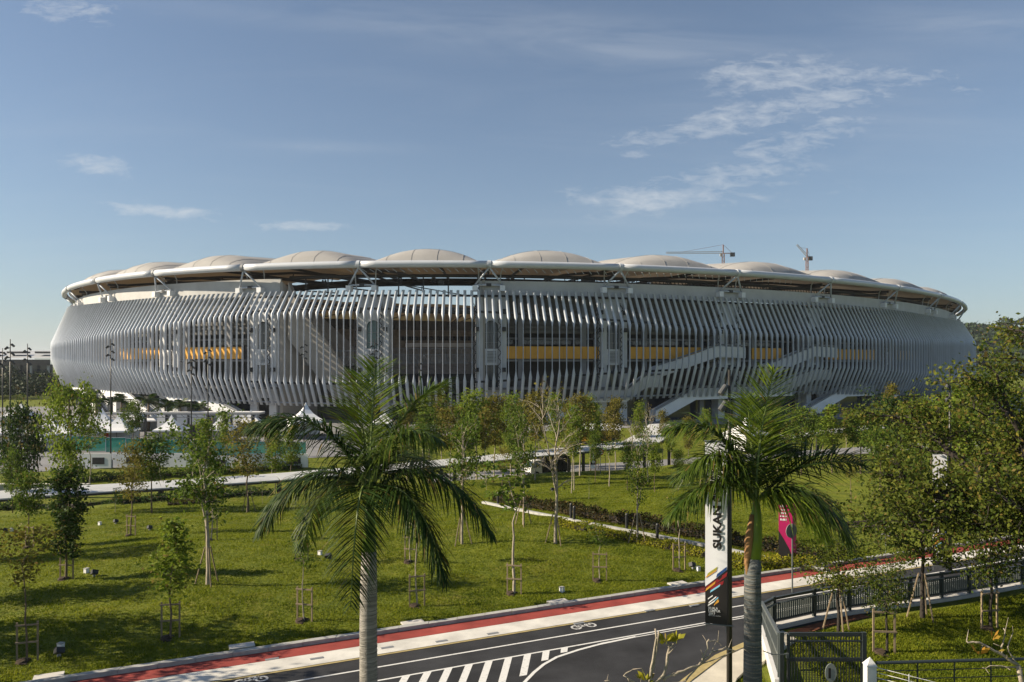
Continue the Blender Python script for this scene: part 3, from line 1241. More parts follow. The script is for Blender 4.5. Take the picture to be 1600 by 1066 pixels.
# ring tube, brackets
for i in range(NB):
    k = i if i <= 14 else i
    b = MB(OG)
    k0, k1 = k - .0, k + .992
    n_ = 7
    b.tube([R3(k0 + (k1 - k0) * j / n_, 0, ZR) for j in range(n_ + 1)], .62, 18)
    rt = b.build('ring_tube', 'ring_white', stadium, smooth=True)
    b = MB(OG)
    b.tube([R3(k - .012, 0, ZR), R3(k + .012, 0, ZR)], .71, 18)
    b.build('collar', 'grey_steel' if k < 4.5 else 'ring_white', rt)
for k in range(0, 14):
    zb = 22.9 if k >= 4 else 23.1
    if k == 0:
        zb = 24.0
    br = MB(OG)
    p0 = R3(k + .0, -2.0, zb)
    a, c = R3(k - .105, -1.9, zb + .5), R3(k + .105, -1.9, zb + .5)
    br.tube([a, c], .17, 8)
    bo = br.build('ring_bracket', 'white_tube', stadium, smooth=True)
    top = R3(k, 0, ZR - .5)
    for q in (a, c):
        MB(OG).tube([q, top + (q - top) * .04], .17, 8).build('strut', 'white_tube', bo, smooth=True)
    for dk in (-.07, .09):
        MB(OG).tube([R3(k + dk, -3.6, zb - .3), R3(k + dk * 1.1, -3.2, ZR - 1.0), R3(k + dk * 1.3, -2.2, ZR + .2)], .11, 8).build('strut', 'white_tube', bo, smooth=True)
    for dk in (-.105, .105):
        q = R3(k + dk, -2.0, zb)
        n_ = ring(k, 1) - ring(k)
        MB(OG).box((q.x, q.y, zb - .1), (1.5, .9, 1.0), math.atan2(n_.y, n_.x)).build('bearing_block', 'stair_white', bo)
    q = R3(k, -2.0, zb + .55)
    n_ = ring(k, 1) - ring(k)
    MB(OG).box(q, (.5, .9, .5), math.atan2(n_.y, n_.x)).build('damper', 'dark_steel', bo)

# scalloped tent roof: one vaulted panel per bay
INN = 50.0


def roof_pt(k, u, w):
    o = -1.0 - INN * w
    q = min(1.0, abs(2 * u - 1) / .95)
    s = max(0.0, 1 - q * q) ** .8
    A = 3.7 * min(1.0, (w / .11)) ** .5 * max(.15, 1 - 1.1 * w)
    e = min(1.0, max(0.0, (w - .05) / .45))
    z = ZR + .25 + 2.2 * e * e * (3 - 2 * e) + 1.0 * w + A * s
    p = ring(k + u, o)
    return Vector((p.x, p.y, z))


for i in range(NB):
    b = MB(OG)
    nu, nw = 20, 12
    ws = [0, .02, .05, .09, .14, .2, .28, .38, .5, .62, .75, .88, 1.0]
    vs = [roof_pt(i, u / nu, ws[w]) for u in range(nu + 1) for w in range(nw + 1)]
    fs = [(u * 13 + w, u * 13 + w + 1, (u + 1) * 13 + w + 1, (u + 1) * 13 + w) for u in range(nu) for w in range(nw)]
    b.add(vs, fs)
    rp = b.build('roof_panel', 'membrane', stadium, smooth=True)
    if i <= 14 or i >= NB - 2:
        b = MB(OG)
        up_ = Vector((0, 0, .05))
        for u in range(4, 17, 4):
            P_ = [roof_pt(i, u / 20, w_) + up_ for w_ in ws[:8]]
            for p_, q_ in zip(P_, P_[1:]):
                b.beam(p_, q_, .06, .03)
        for w_ in (.14,):
            P_ = [roof_pt(i, u / 20, w_) + up_ for u in range(21)]
            for p_, q_ in zip(P_, P_[1:]):
                b.beam(p_, q_, .07, .04)
        b.build('membrane_seam', 'louvre_light', rp)['kind'] = 'stuff'
# steel under the roof
for i in range(NB):
    b = MB(OG)
    for du in (0, .5):
        k = i + du
        n_ = 5
        P = [roof_pt(i, du, w) - Vector((0, 0, 1.0)) for w in (0.02, .1, .3, .6, 1.0)]
        for p_, q_ in zip(P, P[1:]):
            b.beam(p_, q_, .35, .5)
        if du == 0:
            Q = [R3(k, -INN * w, ZR - 1.3 + 1.5 * w) for w in (.05, .3, .6, 1.0)]
            for p_, q_ in zip(Q, Q[1:]):
                b.beam(p_, q_, .25, .3)
            for p_, q_ in zip(P[1:], Q):
                b.beam(p_, q_, .15, .15)
    b.build('roof_truss', 'dark_steel', stadium)
hoop('inner_tension_ring', 'dark_steel', 0, NB, -INN, ZR + 2.6, .5, 6, .25)
hoop('catwalk', 'dark_steel', 4.3, 14, -5.0, ZR - 1.5, .34, 6, .2)
hoop('catwalk', 'dark_steel', 6.8, 14, -9.0, ZR - 1.9, .30, 6, .2)
hoop('lighting_gantry', 'dark_steel', 0, NB, -INN + 4, ZR + 1.4, .6, 6, .25)
# posts that hold the catwalk, floodlights that hang from it
for k in np.arange(4.45, 8.2, .205):
    b = MB(OG)
    p = R3(k, -5, ZR - 1.4)
    b.beam(p, Vector((p.x, p.y, 21.5)), .22)
    if abs(k - round(k)) > .16:
        b.build('hanger_post', 'dark_steel', stadium)
for k in (4.62, 5.28, 5.56, 5.93, 6.2, 6.47, 6.72, 6.86, 7.0, 7.2, 7.35, 7.5, 7.7, 7.9, 8.1, 8.25, 8.45, 8.6, 9.2, 9.4, 9.6):
    b = MB(OG)
    for d in (-.012, .012):
        p = R3(k + d, -5, ZR - 2.3)
        b.tube([p + Vector((0, 0, .25)), p - Vector((0, 0, .35))], [.12, .34], 8)
    p = R3(k, -5, ZR - 1.9)
    b.box(p, (.7, .2, .15))
    b.build('floodlight', 'dark_steel', stadium)
for (k, w, h) in ((5.62, 1.0, .8), (6.36, 1.0, .8), (6.82, 2.6, 1.6)):
    p = R3(k, -5.2, ZR - 2.6)
    MB(OG).box(p, (w, .8, h)).build('loudspeaker', 'dark_steel', stadium)
b = MB(OG)
for k in np.arange(6.85, 11.5, .035):
    p, q = R3(k, -7, ZR - 1.5), R3(k + .02, -7, ZR - 2.9)
    b.beam(p, q, .12)
    b.beam(R3(k, -7, ZR - 2.9), R3(k + .035, -7, ZR - 2.9), .16)
o = b.build('gantry_lattice', 'dark_steel', stadium)
o['kind'] = 'stuff'
# fine white lattice between ring and catwalk
b = MB(OG)
for k in np.arange(4.9, 8.6, .06):
    b.beam(R3(k, -.4, ZR - .75), R3(k + .03, -1.2, ZR - 1.25), .10)
b.build('ring_lattice', 'white_tube', stadium)['kind'] = 'stuff'

# the bowl: stands all round but for the open stretch
for i in range(NB):
    k0, k1 = float(i), float(i + 1)
    if i in (4, 5):
        continue
    b = MB(OG)
    tiers = [(-9, 20.0), (-24, 12.5), (-26, 9.2), (-44, 2.5), (-46, -1.0)]
    if 14 < i < 28:
        tiers = [(-3, 23.5), (-20, 15), (-24, 12.5), (-26, 9.2), (-44, 2.5), (-46, -1.0)]
    for (o0, z0), (o1, z1) in zip(tiers, tiers[1:]):
        n_ = 5
        vs = []
        for j in range(n_ + 1):
            k = k0 + (k1 - k0) * j / n_
            vs += [R3(k, o0, z0), R3(k, o1, z1)]
        b.add(vs, [(2 * j, 2 * j + 1, 2 * j + 3, 2 * j + 2) for j in range(n_)])
    b.build('stand', 'seats', stadium)
for i in list(range(15, NB)):
    band('back_wall', 'dark_wall', i, i + 1, -2.5, GZ0, -2.5, ZR + .6, th=.5)
# things inside the open stretch: slanting end walls, dark screen, truss deck
for kk, dk in ((OPEN0, .32), (OPEN1 + .02, -.1)):
    b = MB(OG)
    V = [R3(kk, -2.2, GZ0), R3(kk + dk * 2.2, -26, GZ0), R3(kk + dk * .6, -22, 14), R3(kk, -2.2, 24.3)]
    V2 = [v + Vector((.5, 0, 0)) for v in V]
    b.add(V + V2, [(0, 1, 2, 3), (7, 6, 5, 4), (0, 4, 5, 1), (1, 5, 6, 2), (2, 6, 7, 3), (3, 7, 4, 0)])
    b.build('end_wall', 'concrete_wall', stadium)
b = MB(OG)
V = [R3(4.35, -2.4, 24.2), R3(4.42, -2.4, 21), R3(4.98, -5, 3.0), R3(4.72, -5, 3.0), R3(4.35, -2.4, 14)]
V2 = [v + Vector((.3, 1.2, 0)) for v in V]
b.add(V + V2, [(0, 1, 2, 3, 4), (9, 8, 7, 6, 5), (0, 5, 6, 1), (1, 6, 7, 2), (2, 7, 8, 3), (3, 8, 9, 4), (4, 9, 5, 0)])
b.build('raking_wall', 'concrete_wall', stadium)
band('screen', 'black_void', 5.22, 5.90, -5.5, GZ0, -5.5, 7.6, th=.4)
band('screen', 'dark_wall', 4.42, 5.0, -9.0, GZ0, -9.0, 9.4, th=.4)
b = MB(OG)
for (ka, kb, zb, o) in ((5.2, 5.92, 9.6, -7.0), (4.4, 4.98, 9.2, -5.5)):
    n_ = 16
    for z in (zb, zb + 1.5, zb + 2.6):
        b.beam(R3(ka, o, z), R3(kb, o, z), .10, .14)
    for i in range(n_ + 1):
        k = ka + (kb - ka) * i / n_
        b.beam(R3(k, o, zb), R3(k, o, zb + 2.6), .07)
        if i < n_:
            b.beam(R3(k, o, zb + (0 if i % 2 else 1.5)), R3(k + (kb - ka) / n_, o, zb + (1.5 if i % 2 else 0)), .07)
b.build('scaffold_deck', 'grey_steel', stadium)
b = MB(OG)
for k in np.arange(5.22, 5.92, .035):
    p = R3(k, -14, 14.3)
    b.box(p, (.6, .4, .8))
b.build('stage_lights', 'black_void', stadium)
band('stage_canopy', 'tent_white', 5.22, 5.9, -16, 12.7, -17, 13.5, th=.3)
hoop('roof_cable', 'dark_steel', 5.1, 5.9, lambda k: -6, lambda k: ZR - 2.2 - 3.8 * (k - 5.1), .10, 6, .1)

# ------------------------------------------------------------------ broadleaf trees
def grow(seed, H, r0, fork, spread, nb, up=.5, crown='oval', wob=.02, sub=3, twin=False, flat=.0):
    """trunk + limbs; returns (limbs, leaf anchor points)"""
    r = np.random.RandomState(seed)
    limbs, anchors = [], []
    trunks = []
    n = 9
    lean = r.normal(size=2) * .02
    P = []
    for i in range(n + 1):
        t = i / n
        P.append(np.array([lean[0] * H * t + r.normal() * wob * H * t, lean[1] * H * t + r.normal() * wob * H * t, H * .94 * t]))
    rad = [r0 * (1 - .82 * i / n) for i in range(n + 1)]
    limbs.append((P, rad))
    trunks.append(P)
    if twin:
        k = max(2, int(n * fork))
        base = P[k]
        a = r.uniform(0, 6.28)
        Q = [base + np.array([math.cos(a) * spread * .75 * t, math.sin(a) * spread * .75 * t, (H * .9 - base[2]) * t]) + r.normal(size=3) * .02 * H * t for t in np.linspace(0, 1, 6)]
        limbs.append((Q, [rad[k] * .8 * (1 - .8 * t) for t in np.linspace(0, 1, 6)]))
        trunks.append(Q)
    for b in range(nb):
        T = trunks[b % len(trunks)]
        t = fork + (1 - fork) * (b + r.uniform(0, .8)) / nb
        x = t * (len(T) - 1)
        i = min(int(x), len(T) - 2)
        if T is not trunks[0]:
            t2 = r.uniform(.25, 1)
            x = t2 * (len(T) - 1)
            i = min(int(x), len(T) - 2)
        base = T[i] * (1 - (x - i)) + T[i + 1] * (x - i)
        h = np.clip((base[2] / H - fork) / max(.05, 1 - fork), 0, 1)
        if crown == 'oval':
            L = spread * (.35 + 1.1 * math.sin(math.pi * min(1, .12 + .88 * h)) * .75)
        elif crown == 'cone':
            L = spread * (1.05 - .8 * h)
        elif crown == 'column':
            L = spread * (.75 + .25 * math.sin(math.pi * h))
        else:                      # umbrella
            L = spread * (.55 + .6 * h)
        L *= r.uniform(.75, 1.15)
        a = b * 2.4 + r.normal() * .4
        d = np.array([math.cos(a), math.sin(a), up + r.normal() * .15])
        d /= np.linalg.norm(d)
        Q = [base]
        m = 4
        for j in range(m):
            d = d + r.normal(size=3) * .16
            d[2] += -.05 - flat * .1
            d /= np.linalg.norm(d)
            Q.append(Q[-1] + d * L / m)
        rb = r0 * .34 * (1 - .5 * h)
        limbs.append((Q, [rb * (1 - .75 * j / m) for j in range(m + 1)]))
        for q in range(sub):
            j = r.randint(1, m + 1)
            d2 = d + r.normal(size=3) * .75
            d2[2] += .25
            d2 /= np.linalg.norm(d2)
            W = [Q[j], Q[j] + d2 * L * .22, Q[j] + d2 * L * .42 + r.normal(size=3) * .04 * L]
            limbs.append((W, [rb * .4, rb * .3, rb * .12]))
            anchors += [W[1], W[2]]
        anchors += [Q[-1], Q[-2]]
    anchors.append(P[-1])
    return limbs, np.array(anchors)


def tree_meshes(name, seed, H, r0, fork, spread, nb, nleaf, lsize, leafm, barkm, clump=.28, sides=6, **kw):
    limbs, A = grow(seed, H, r0, fork, spread, nb, **kw)
    b = MB()
    for i, (P, R) in enumerate(limbs):
        b.tube(P, R, sides if i == 0 else 4, cap=False)
    tm = b.mesh(name + '_trunk', barkm, True)
    r = np.random.RandomState(seed + 99)
    idx = r.randint(0, len(A), nleaf)
    P = A[idx] + r.normal(size=(nleaf, 3)) * clump * np.array([1, 1, .75])
    cm = quads_mesh(name + '_crown', leaves(r, P, lsize), leafm)
    return tm, cm, H


KINDS = {
    'round': tree_meshes('round', 11, 6.0, .085, .32, 1.7, 26, 4200, 0.193, 'leaf_light', 'bark_brown', 0.244, crown='oval', up=.45, sub=4),
    'column': tree_meshes('column', 12, 5.0, .055, .24, .62, 30, 3600, 0.152, 'leaf_dark', 'bark_brown', 0.139, crown='column', up=.9),
    'slim': tree_meshes('slim', 13, 5.0, .040, .36, .55, 24, 1700, 0.152, 'leaf_light', 'bark_brown', 0.163, crown='cone', up=.7),
    'wispy': tree_meshes('wispy', 14, 5.0, .035, .62, .62, 14, 750, 0.133, 'leaf_olive', 'bark_brown', 0.146, crown='oval', up=.8),
    'fork': tree_meshes('fork', 15, 6.0, .10, .42, 1.5, 20, 2000, 0.163, 'leaf_green', 'bark_pale', 0.261, crown='umbrella', up=.7, twin=True, sub=4),
    'bushy': tree_meshes('bushy', 16, 5.0, .065, .42, 1.0, 22, 2400, 0.172, 'leaf_green', 'bark_brown', 0.220, crown='oval', up=.55),
    'russet': tree_meshes('russet', 17, 6.0, .06, .40, .85, 24, 1900, 0.152, 'leaf_olive', 'bark_brown', 0.220, crown='oval', up=.7),
    'tall': tree_meshes('tall', 18, 8.0, .075, .45, .95, 34, 3000, 0.193, 'leaf_light', 'bark_pale', 0.228, crown='column', up=.8),
    'tallolive': tree_meshes('tallolive', 19, 8.0, .075, .46, .9, 32, 2600, 0.193, 'leaf_olive', 'bark_pale', 0.228, crown='oval', up=.8),
    'bare': tree_meshes('bare', 20, 6.0, .09, .38, 1.3, 26, 260, 0.133, 'leaf_olive', 'bark_pale', 0.163, crown='oval', up=1.0, twin=True, sub=5),
    'dense': tree_meshes('dense', 21, 5.0, .10, .30, 1.7, 30, 4200, 0.203, 'leaf_dark', 'bark_dark', 0.293, crown='oval', up=.4, sub=4),
    'sapling': tree_meshes('sapling', 22, 4.5, .036, .66, .45, 9, 330, 0.143, 'leaf_green', 'bark_pale', 0.114, crown='oval', up=.8),
    'acacia': tree_meshes('acacia', 23, 5.0, .10, .48, 1.8, 20, 2700, 0.152, 'leaf_rain', 'bark_dark', 0.277, crown='umbrella', up=.35, sub=5, flat=.5),
}
tree_rng = random.Random(4)


def tree(px, yb, yt, kind, label, group='young trees planted on the lawn', width=1.0, depth=None, stakes=False, slabel=None):
    tm, cm, H0 = KINDS[kind]
    p = ground_at(px, yb) if depth is None else at_depth(px, depth)
    if depth is None:
        top = HC - (yt - YH) * p.y / F
    else:
        top = HC - (yt - YH) * depth / F
    h = top - p.z
    s = h / H0
    if depth is not None and depth >= 74:
        width *= 1.35
    t = thing(kind_name[kind], label, 'tree', p, tree_rng.uniform(0, 6.28), group)
    t.scale = (s * width, s * width, s)
    link('trunk', tm, t)
    link('crown', cm, t)
    if stakes:
        stake(p, slabel)
    return p


kind_name = {'round': 'broadleaf_tree', 'column': 'columnar_tree', 'slim': 'slim_tree', 'wispy': 'wispy_sapling', 'fork': 'forked_tree', 'bushy': 'bushy_tree', 'russet': 'russet_tree',
             'tall': 'tall_tree', 'tallolive': 'tall_tree', 'bare': 'bare_tree', 'dense': 'dense_tree', 'sapling': 'sapling', 'acacia': 'acacia_tree'}
_post = MB().box((0, 0, .60), (.05, .05, 1.3)).mesh('stake_post', 'wood_stake')
_bar = MB().box((0, 0, 0), (.66, .035, .05)).mesh('stake_bar', 'wood_stake')

_soil = MB().tube([(0, 0, -.05), (0, 0, .03), (.02, 0, .045)], [.34, .30, .12], 9).mesh('soil_patch', 'soil')


def stake(p, label, rz=None, s=1.0):
    t = thing('tree_stakes', label, 'tree stakes', p, rz if rz is not None else tree_rng.uniform(-.35, .35), 'timber stakes round the young trees')
    t.scale = (s, s, s)
    for x in (-.29, .29):
        link('post', _post, t, (x, .05, 0))
    link('soil_patch', _soil, t)
    for z in (.62, 1.17):
        link('crossbar', _bar, t, (0, .0, z))


def prop_poles(p, label, h=1.55, r=.55):
    """three leaning timber props round a bigger trunk"""
    t = thing('tree_props', label, 'tree props', p, tree_rng.uniform(0, 6), 'timber props leaning on the tree trunks')
    for i in range(3):
        a = i * 2.094
        MB().tube([(math.cos(a) * r, math.sin(a) * r, -.1), (math.cos(a) * .12, math.sin(a) * .12, h)], .03, 5).build('prop', 'wood_stake', t)


# front lawn
G = 'young trees planted on the lawn'
tree(108, 806, 606, 'round', 'bright light green tree, the leafiest on the far left lawn', G, .62)
tree(103, 906, 735, 'column', 'dark dense columnar tree below the bright light green tree', G, 1.1, stakes=True, slabel='timber stake frame holding the dark columnar tree')
tree(45, 857, 735, 'bushy', 'mid green bushy tree left of the dark columnar tree', G, .8, stakes=True, slabel='timber stake frame at the foot of the bushy tree by the left edge')
tree(42, 1036, 826, 'wispy', 'thin leaning sapling with sparse olive leaves in the lower left corner', G, 1.2, stakes=True, slabel='timber stake frame round the thin olive sapling in the lower left corner')
tree(266, 998, 806, 'slim', 'slim tree with drooping pale green leaves, nearest the red cycle path', G, 1.25, stakes=True, slabel='timber stake frame under the slim pale green tree')
p_ = tree(325, 914, 676, 'fork', 'tree with a pale forked trunk and a wide feathery crown on the left lawn', G, .95)
prop_poles(p_, 'timber props round the pale forked trunk on the left lawn')
tree(204, 838, 690, 'russet', 'small russet tree between two stake posts, left of the pale forked tree', G, .9, stakes=True, slabel='timber stake frame at the small russet tree')
tree(237, 802, 680, 'bushy', 'dark stemmed bushy tree just beyond the small russet tree', G, .85)
tree(330, 845, 722, 'sapling', 'straight thin sapling behind the crown of the pale forked tree', G, 1.3, stakes=True, slabel='timber stake frame at the straight thin sapling')
p_ = tree(388, 800, 655, 'russet', 'reddish brown tree beside the left fronds of the big palm', G, 1.2)
prop_poles(p_, 'timber props under the reddish brown tree beside the palm')
tree(475, 971, 838, 'sapling', 'thin sapling near the red cycle path left of the palm trunk', G, 1.3, stakes=True, slabel='tall timber stake frame left of the palm trunk near the cycle path')
tree(471, 876, 790, 'sapling', 'short sapling under the low left frond of the big palm', G, 1.4, stakes=True, slabel='timber stake frame under the low left palm frond')
tree(652, 948, 790, 'sapling', 'thin sapling in front of the low right frond of the big palm', G, 1.2, stakes=True, slabel='timber stake frame right of the palm trunk')
tree(641, 879, 760, 'sapling', 'pale stemmed sapling behind the low right palm frond', G, 1.2, stakes=True, slabel='timber stake frame behind the low right palm frond')
p_ = tree(722, 851, 650, 'fork', 'pale trunked tree behind the right fronds of the big palm', G, .75)
prop_poles(p_, 'timber props at the pale trunk behind the right palm fronds')
tree(803, 929, 715, 'sapling', 'tall thin sapling standing alone on the front lawn', G, 1.5, stakes=True, slabel='narrow timber stake frame round the tall lone sapling')
p_ = tree(818, 821, 645, 'fork', 'white stemmed tree at the left end of the red hedge', G, .6)
prop_poles(p_, 'timber props round the white stemmed tree by the red hedge')
p_ = tree(868, 850, 612, 'bare', 'tall pale tree with many bare twigs above the hedge path', G, .85)
prop_poles(p_, 'timber props round the tall bare twigged tree')
tree(937, 909, 818, 'sapling', 'very short sapling with a tuft of leaves before the yellow hedge', G, 1.5, stakes=True, slabel='timber stake frame of the very short tufted sapling')
p_ = tree(996, 849, 690, 'fork', 'young tree with a pale Y shaped trunk beside the path edging', G, .62)
prop_poles(p_, 'timber props round the Y shaped trunk by the path')
tree(1062, 892, 770, 'sapling', 'thin sapling left of the tall white banner', G, 1.4, stakes=True, slabel='timber stake frame left of the tall white banner')
# lawn beyond, in front of the truck and the road
G2 = 'slender trees in front of the stadium'
tree(745, 778, 612, 'tall', 'tall slender green tree nearest the right of the palm crown', G2, .95, depth=76)
tree(703, 775, 634, 'tallolive', 'olive tinted tree showing between the upper right palm fronds', G2, .9, depth=74)
tree(728, 775, 655, 'bushy', 'low grey green tree right behind the palm fronds above the walkway', G2, .9, depth=72)
tree(772, 770, 616, 'tallolive', 'yellowish olive tree in front of the second arched tower', G2, .75, depth=78)
tree(799, 770, 618, 'tall', 'green tree just right of the yellowish olive tree', G2, .8, depth=86)
tree(836, 758, 610, 'tallolive', 'brownish olive tree above the cab of the truck', G2, .85, depth=72)
tree(893, 800, 634, 'tall', 'green leafed tree just right of the dark truck box', G2, .72, depth=62)
tree(906, 762, 616, 'tallolive', 'bright olive tree with a pale stem right of the truck', G2, .85, depth=74)
tree(897, 787, 650, 'tall', 'full green tree in front of the bright olive tree', G2, .85, depth=64)
tree(962, 742, 620, 'tallolive', 'olive topped tree in front of the ramp to the right of the truck', G2, .7, depth=80)
tree(980, 776, 688, 'bushy', 'small round green tree on the lawn right of the truck', G2, .6, depth=62)
tree(988, 755, 660, 'bare', 'leafless pale tree under the first white stair', G2, .75, depth=76)
tree(1012, 765, 640, 'bare', 'tall leafless tree at the left end of the covered walkway bend', G2, .65, depth=70)
tree(1023, 792, 688, 'slim', 'pale green spindly tree left of the white banner', G2, 1.1, depth=60)
tree(952, 770, 684, 'sapling', 'small sapling beside the sign board by the road', G2, 1.6, depth=66)
tree(670, 780, 640, 'bushy', 'dull green tree half hidden by the upper right palm fronds', G2, .8, depth=70)
tree(930, 765, 676, 'bushy', 'low green tree left of the black sign board', G2, .6, depth=70)
tree(785, 800, 700, 'wispy', 'wispy sapling before the covered walkway roof', G2, 1.2, depth=58)
for i, (X_, v_, k_, h_) in enumerate([(-21.5, 6, 'round', 6.5), (-25, 13, 'bushy', 6), (-29, 22, 'round', 6.5), (-20.5, 2.2, 'fork', 7.5), (-25.5, 8.5, 'round', 6)]):
    Y_ = ROAD_I + ROAD_S * X_ + v_
    tm, cm, H0 = KINDS[k_]
    t = thing(kind_name[k_], ('leafy', 'bushy', 'distant', 'forked', 'rounded')[i] + ' lawn tree past the left picture edge, its shadow on the grass', 'tree', (X_, Y_, hz(X_, Y_)), i, G)
    t.scale = (h_ / H0,) * 3
    link('trunk', tm, t)
    link('crown', cm, t)
for px, yb, yt, kd, d_, w_, lab in [(636, 0, 640, 'tallolive', 84, .6, 'olive tree half behind the upper right palm frond'), (757, 0, 640, 'tallolive', 72, .7, 'olive tree directly above the walkway roof right of the palm'),
        (783, 0, 634, 'tall', 92, .6, 'slim tree between the second tower foot and the truck'), (806, 0, 650, 'bushy', 68, .6, 'lower green tree left of the truck cab'), (843, 0, 634, 'tall', 96, .5, 'pale slender tree far behind the truck'),
        (922, 0, 620, 'tall', 84, .55, 'tall green tree between the bright olive tree and the kiosk'), (946, 0, 645, 'tallolive', 90, .5, 'thin olive tree right of the kiosk yellow front'), (1000, 0, 630, 'tall', 94, .55, 'slender tree between the two leafless trees'),
        (1035, 0, 640, 'tallolive', 96, .5, 'olive tree behind the tall leafless tree'), (1060, 0, 700, 'bushy', 60, .6, 'bushy tree on the lawn left of the banner'), (1100, 0, 640, 'tall', 98, .5, 'slender tree directly behind the banner top'),
        (1232, 0, 660, 'tallolive', 84, .6, 'olive tree just right of the second palm crown'), (1285, 0, 650, 'bushy', 80, .6, 'bushy tree below the right tower doorway'), (1335, 0, 655, 'tall', 82, .6, 'green tree below the rightmost white stair'),
        (1365, 0, 640, 'tall', 92, .55, 'slender tree left of the narrow yellowish tree'), (1415, 0, 640, 'tallolive', 86, .6, 'olive tree between the round dark tree and the floodlight pole'), (1455, 0, 650, 'bushy', 74, .8, 'bushy tree touching the floodlight pole on its left'),
        (1500, 0, 610, 'round', 72, .7, 'tall round tree right of the floodlight pole'), (60, 0, 650, 'russet', 82, .6, 'reddish tree beside the third floodlight mast'),                 (430, 0, 668, 'slim', 78, .8, 'slim tree before the end of the mesh fence'), (20, 0, 700, 'bushy', 62, .6, 'green tree at the left edge above the walkway roof'),
        (540, 0, 720, 'sapling', 66, 1.2, 'sapling on the bank behind the left palm fronds'), (760, 0, 740, 'sapling', 60, 1.2, 'sapling on the lawn just right of the palm frond tip'), (920, 0, 745, 'sapling', 58, 1.2, 'sapling on the bright lawn below the kiosk'), (1090, 0, 750, 'sapling', 54, 1.2, 'sapling left of the banner lettering'),
        (425, 0, 650, 'tallolive', 88, .7, 'olive tree between the left palm fronds and the pagoda peak'), (455, 0, 662, 'slim', 84, .9, 'slim tree behind the upper left palm frond'),
        (660, 0, 622, 'tall', 92, .7, 'slender tree at the left side of the second arched tower'), (690, 0, 615, 'tallolive', 96, .6, 'tan leafed slender tree below the scaffold deck'), (715, 0, 632, 'tall', 98, .6, 'short slender tree left of the arched tower foot'),
        (760, 0, 628, 'tall', 100, .6, 'slender tree rising at the foot of the second arched tower'), (815, 0, 626, 'tallolive', 98, .6, 'pale olive tree between two taller trees above the truck'), (870, 0, 618, 'tall', 90, .6, 'straight slender tree above the truck box'),
        (885, 0, 628, 'tallolive', 95, .55, 'thin olive tree next to the bare twigged crown'), (935, 0, 634, 'tall', 97, .55, 'slender green tree before the kiosk'), (1048, 0, 660, 'tall', 88, .6, 'green tree left of the banner top'),
        (1075, 0, 650, 'tallolive', 92, .6, 'thin tree beside the left palm frond and the white stair'), (1270, 0, 640, 'tall', 94, .6, 'slender tree at the doorway of the right tower'), (1322, 0, 640, 'tallolive', 96, .6, 'thin olive tree below the rightmost stair'),
        (140, 0, 668, 'sapling', 80, 1.3, 'small sapling in front of the mesh fence at its left end'), (252, 0, 672, 'sapling', 82, 1.3, 'small sapling in front of the white hoardings'), (300, 0, 690, 'sapling', 70, 1.3, 'small sapling behind the pale forked tree'),
        (120, 0, 752, 'sapling', 58, 1.2, 'small sapling on the planted bank at the left'), (180, 0, 760, 'sapling', 56, 1.2, 'small sapling on the bank left of the russet tree'), (410, 0, 750, 'sapling', 60, 1.2, 'small sapling on the bank right of the reddish tree'),
        (560, 0, 800, 'sapling', 46, 1.2, 'sapling on the lawn directly left of the palm crown foot'), (690, 0, 790, 'sapling', 50, 1.2, 'sapling on the lawn under the right palm frond'), (600, 0, 690, 'tall', 80, .6, 'slender tree behind the big palm crown')]:
    tree(px, yb, yt, kd, lab, G2, w_, depth=d_)
# left plaza trees
G3 = 'trees around the left plaza'
tree(32, 760, 640, 'dense', 'dark broad tree at the left edge in front of the white stalls', G3, .62, depth=72)
tree(325, 760, 650, 'slim', 'slender green tree before the covered gallery', G3, .9, depth=76)
tree(208, 740, 625, 'bushy', 'round green tree beside the white pagoda tents', G3, .6, depth=95)
tree(352, 730, 640, 'slim', 'small light tree at the right end of the mesh fence', G3, .8, depth=90)
# right hand trees, above and behind the second palm
G4 = 'trees filling the right side'
tree(1252, 800, 634, 'bushy', 'green tree right beside the second palm in front of the tower door', G4, .95, depth=70)
tree(1215, 790, 640, 'tall', 'tree hidden behind the second palm crown', G4, .8, depth=74)
tree(1300, 790, 628, 'slim', 'spindly yellow green tree before the right tower', G4, 1.2, depth=72)
tree(1345, 800, 640, 'bushy', 'wide mid green tree above the right palm frond', G4, 1.1, depth=72)
tree(1395, 760, 624, 'dense', 'round very dark tree at the foot of the stadium', G4, .85, depth=84)
tree(1393, 740, 598, 'tallolive', 'narrow yellowish tree rising behind the round dark tree', G4, .5, depth=90)
tree(1440, 790, 628, 'round', 'leafy green tree left of the floodlight pole', G4, .9, depth=66)
tree(1375, 830, 668, 'bushy', 'green tree with fine twigs below the round dark tree', G4, 1.1, depth=56)
tree(1475, 800, 640, 'round', 'full green tree beside the floodlight pole', G4, .9, depth=60)
tree(1425, 850, 700, 'bushy', 'bright green tree behind the distant banner', G4, 1.1, depth=50)
tree(1330, 860, 716, 'wispy', 'sparse tree behind the drooping right palm frond', G4, 1.6, depth=50)
tree(1535, 800, 600, 'round', 'big leafy tree in front of the wooded hill', G4, 1.1, depth=58)
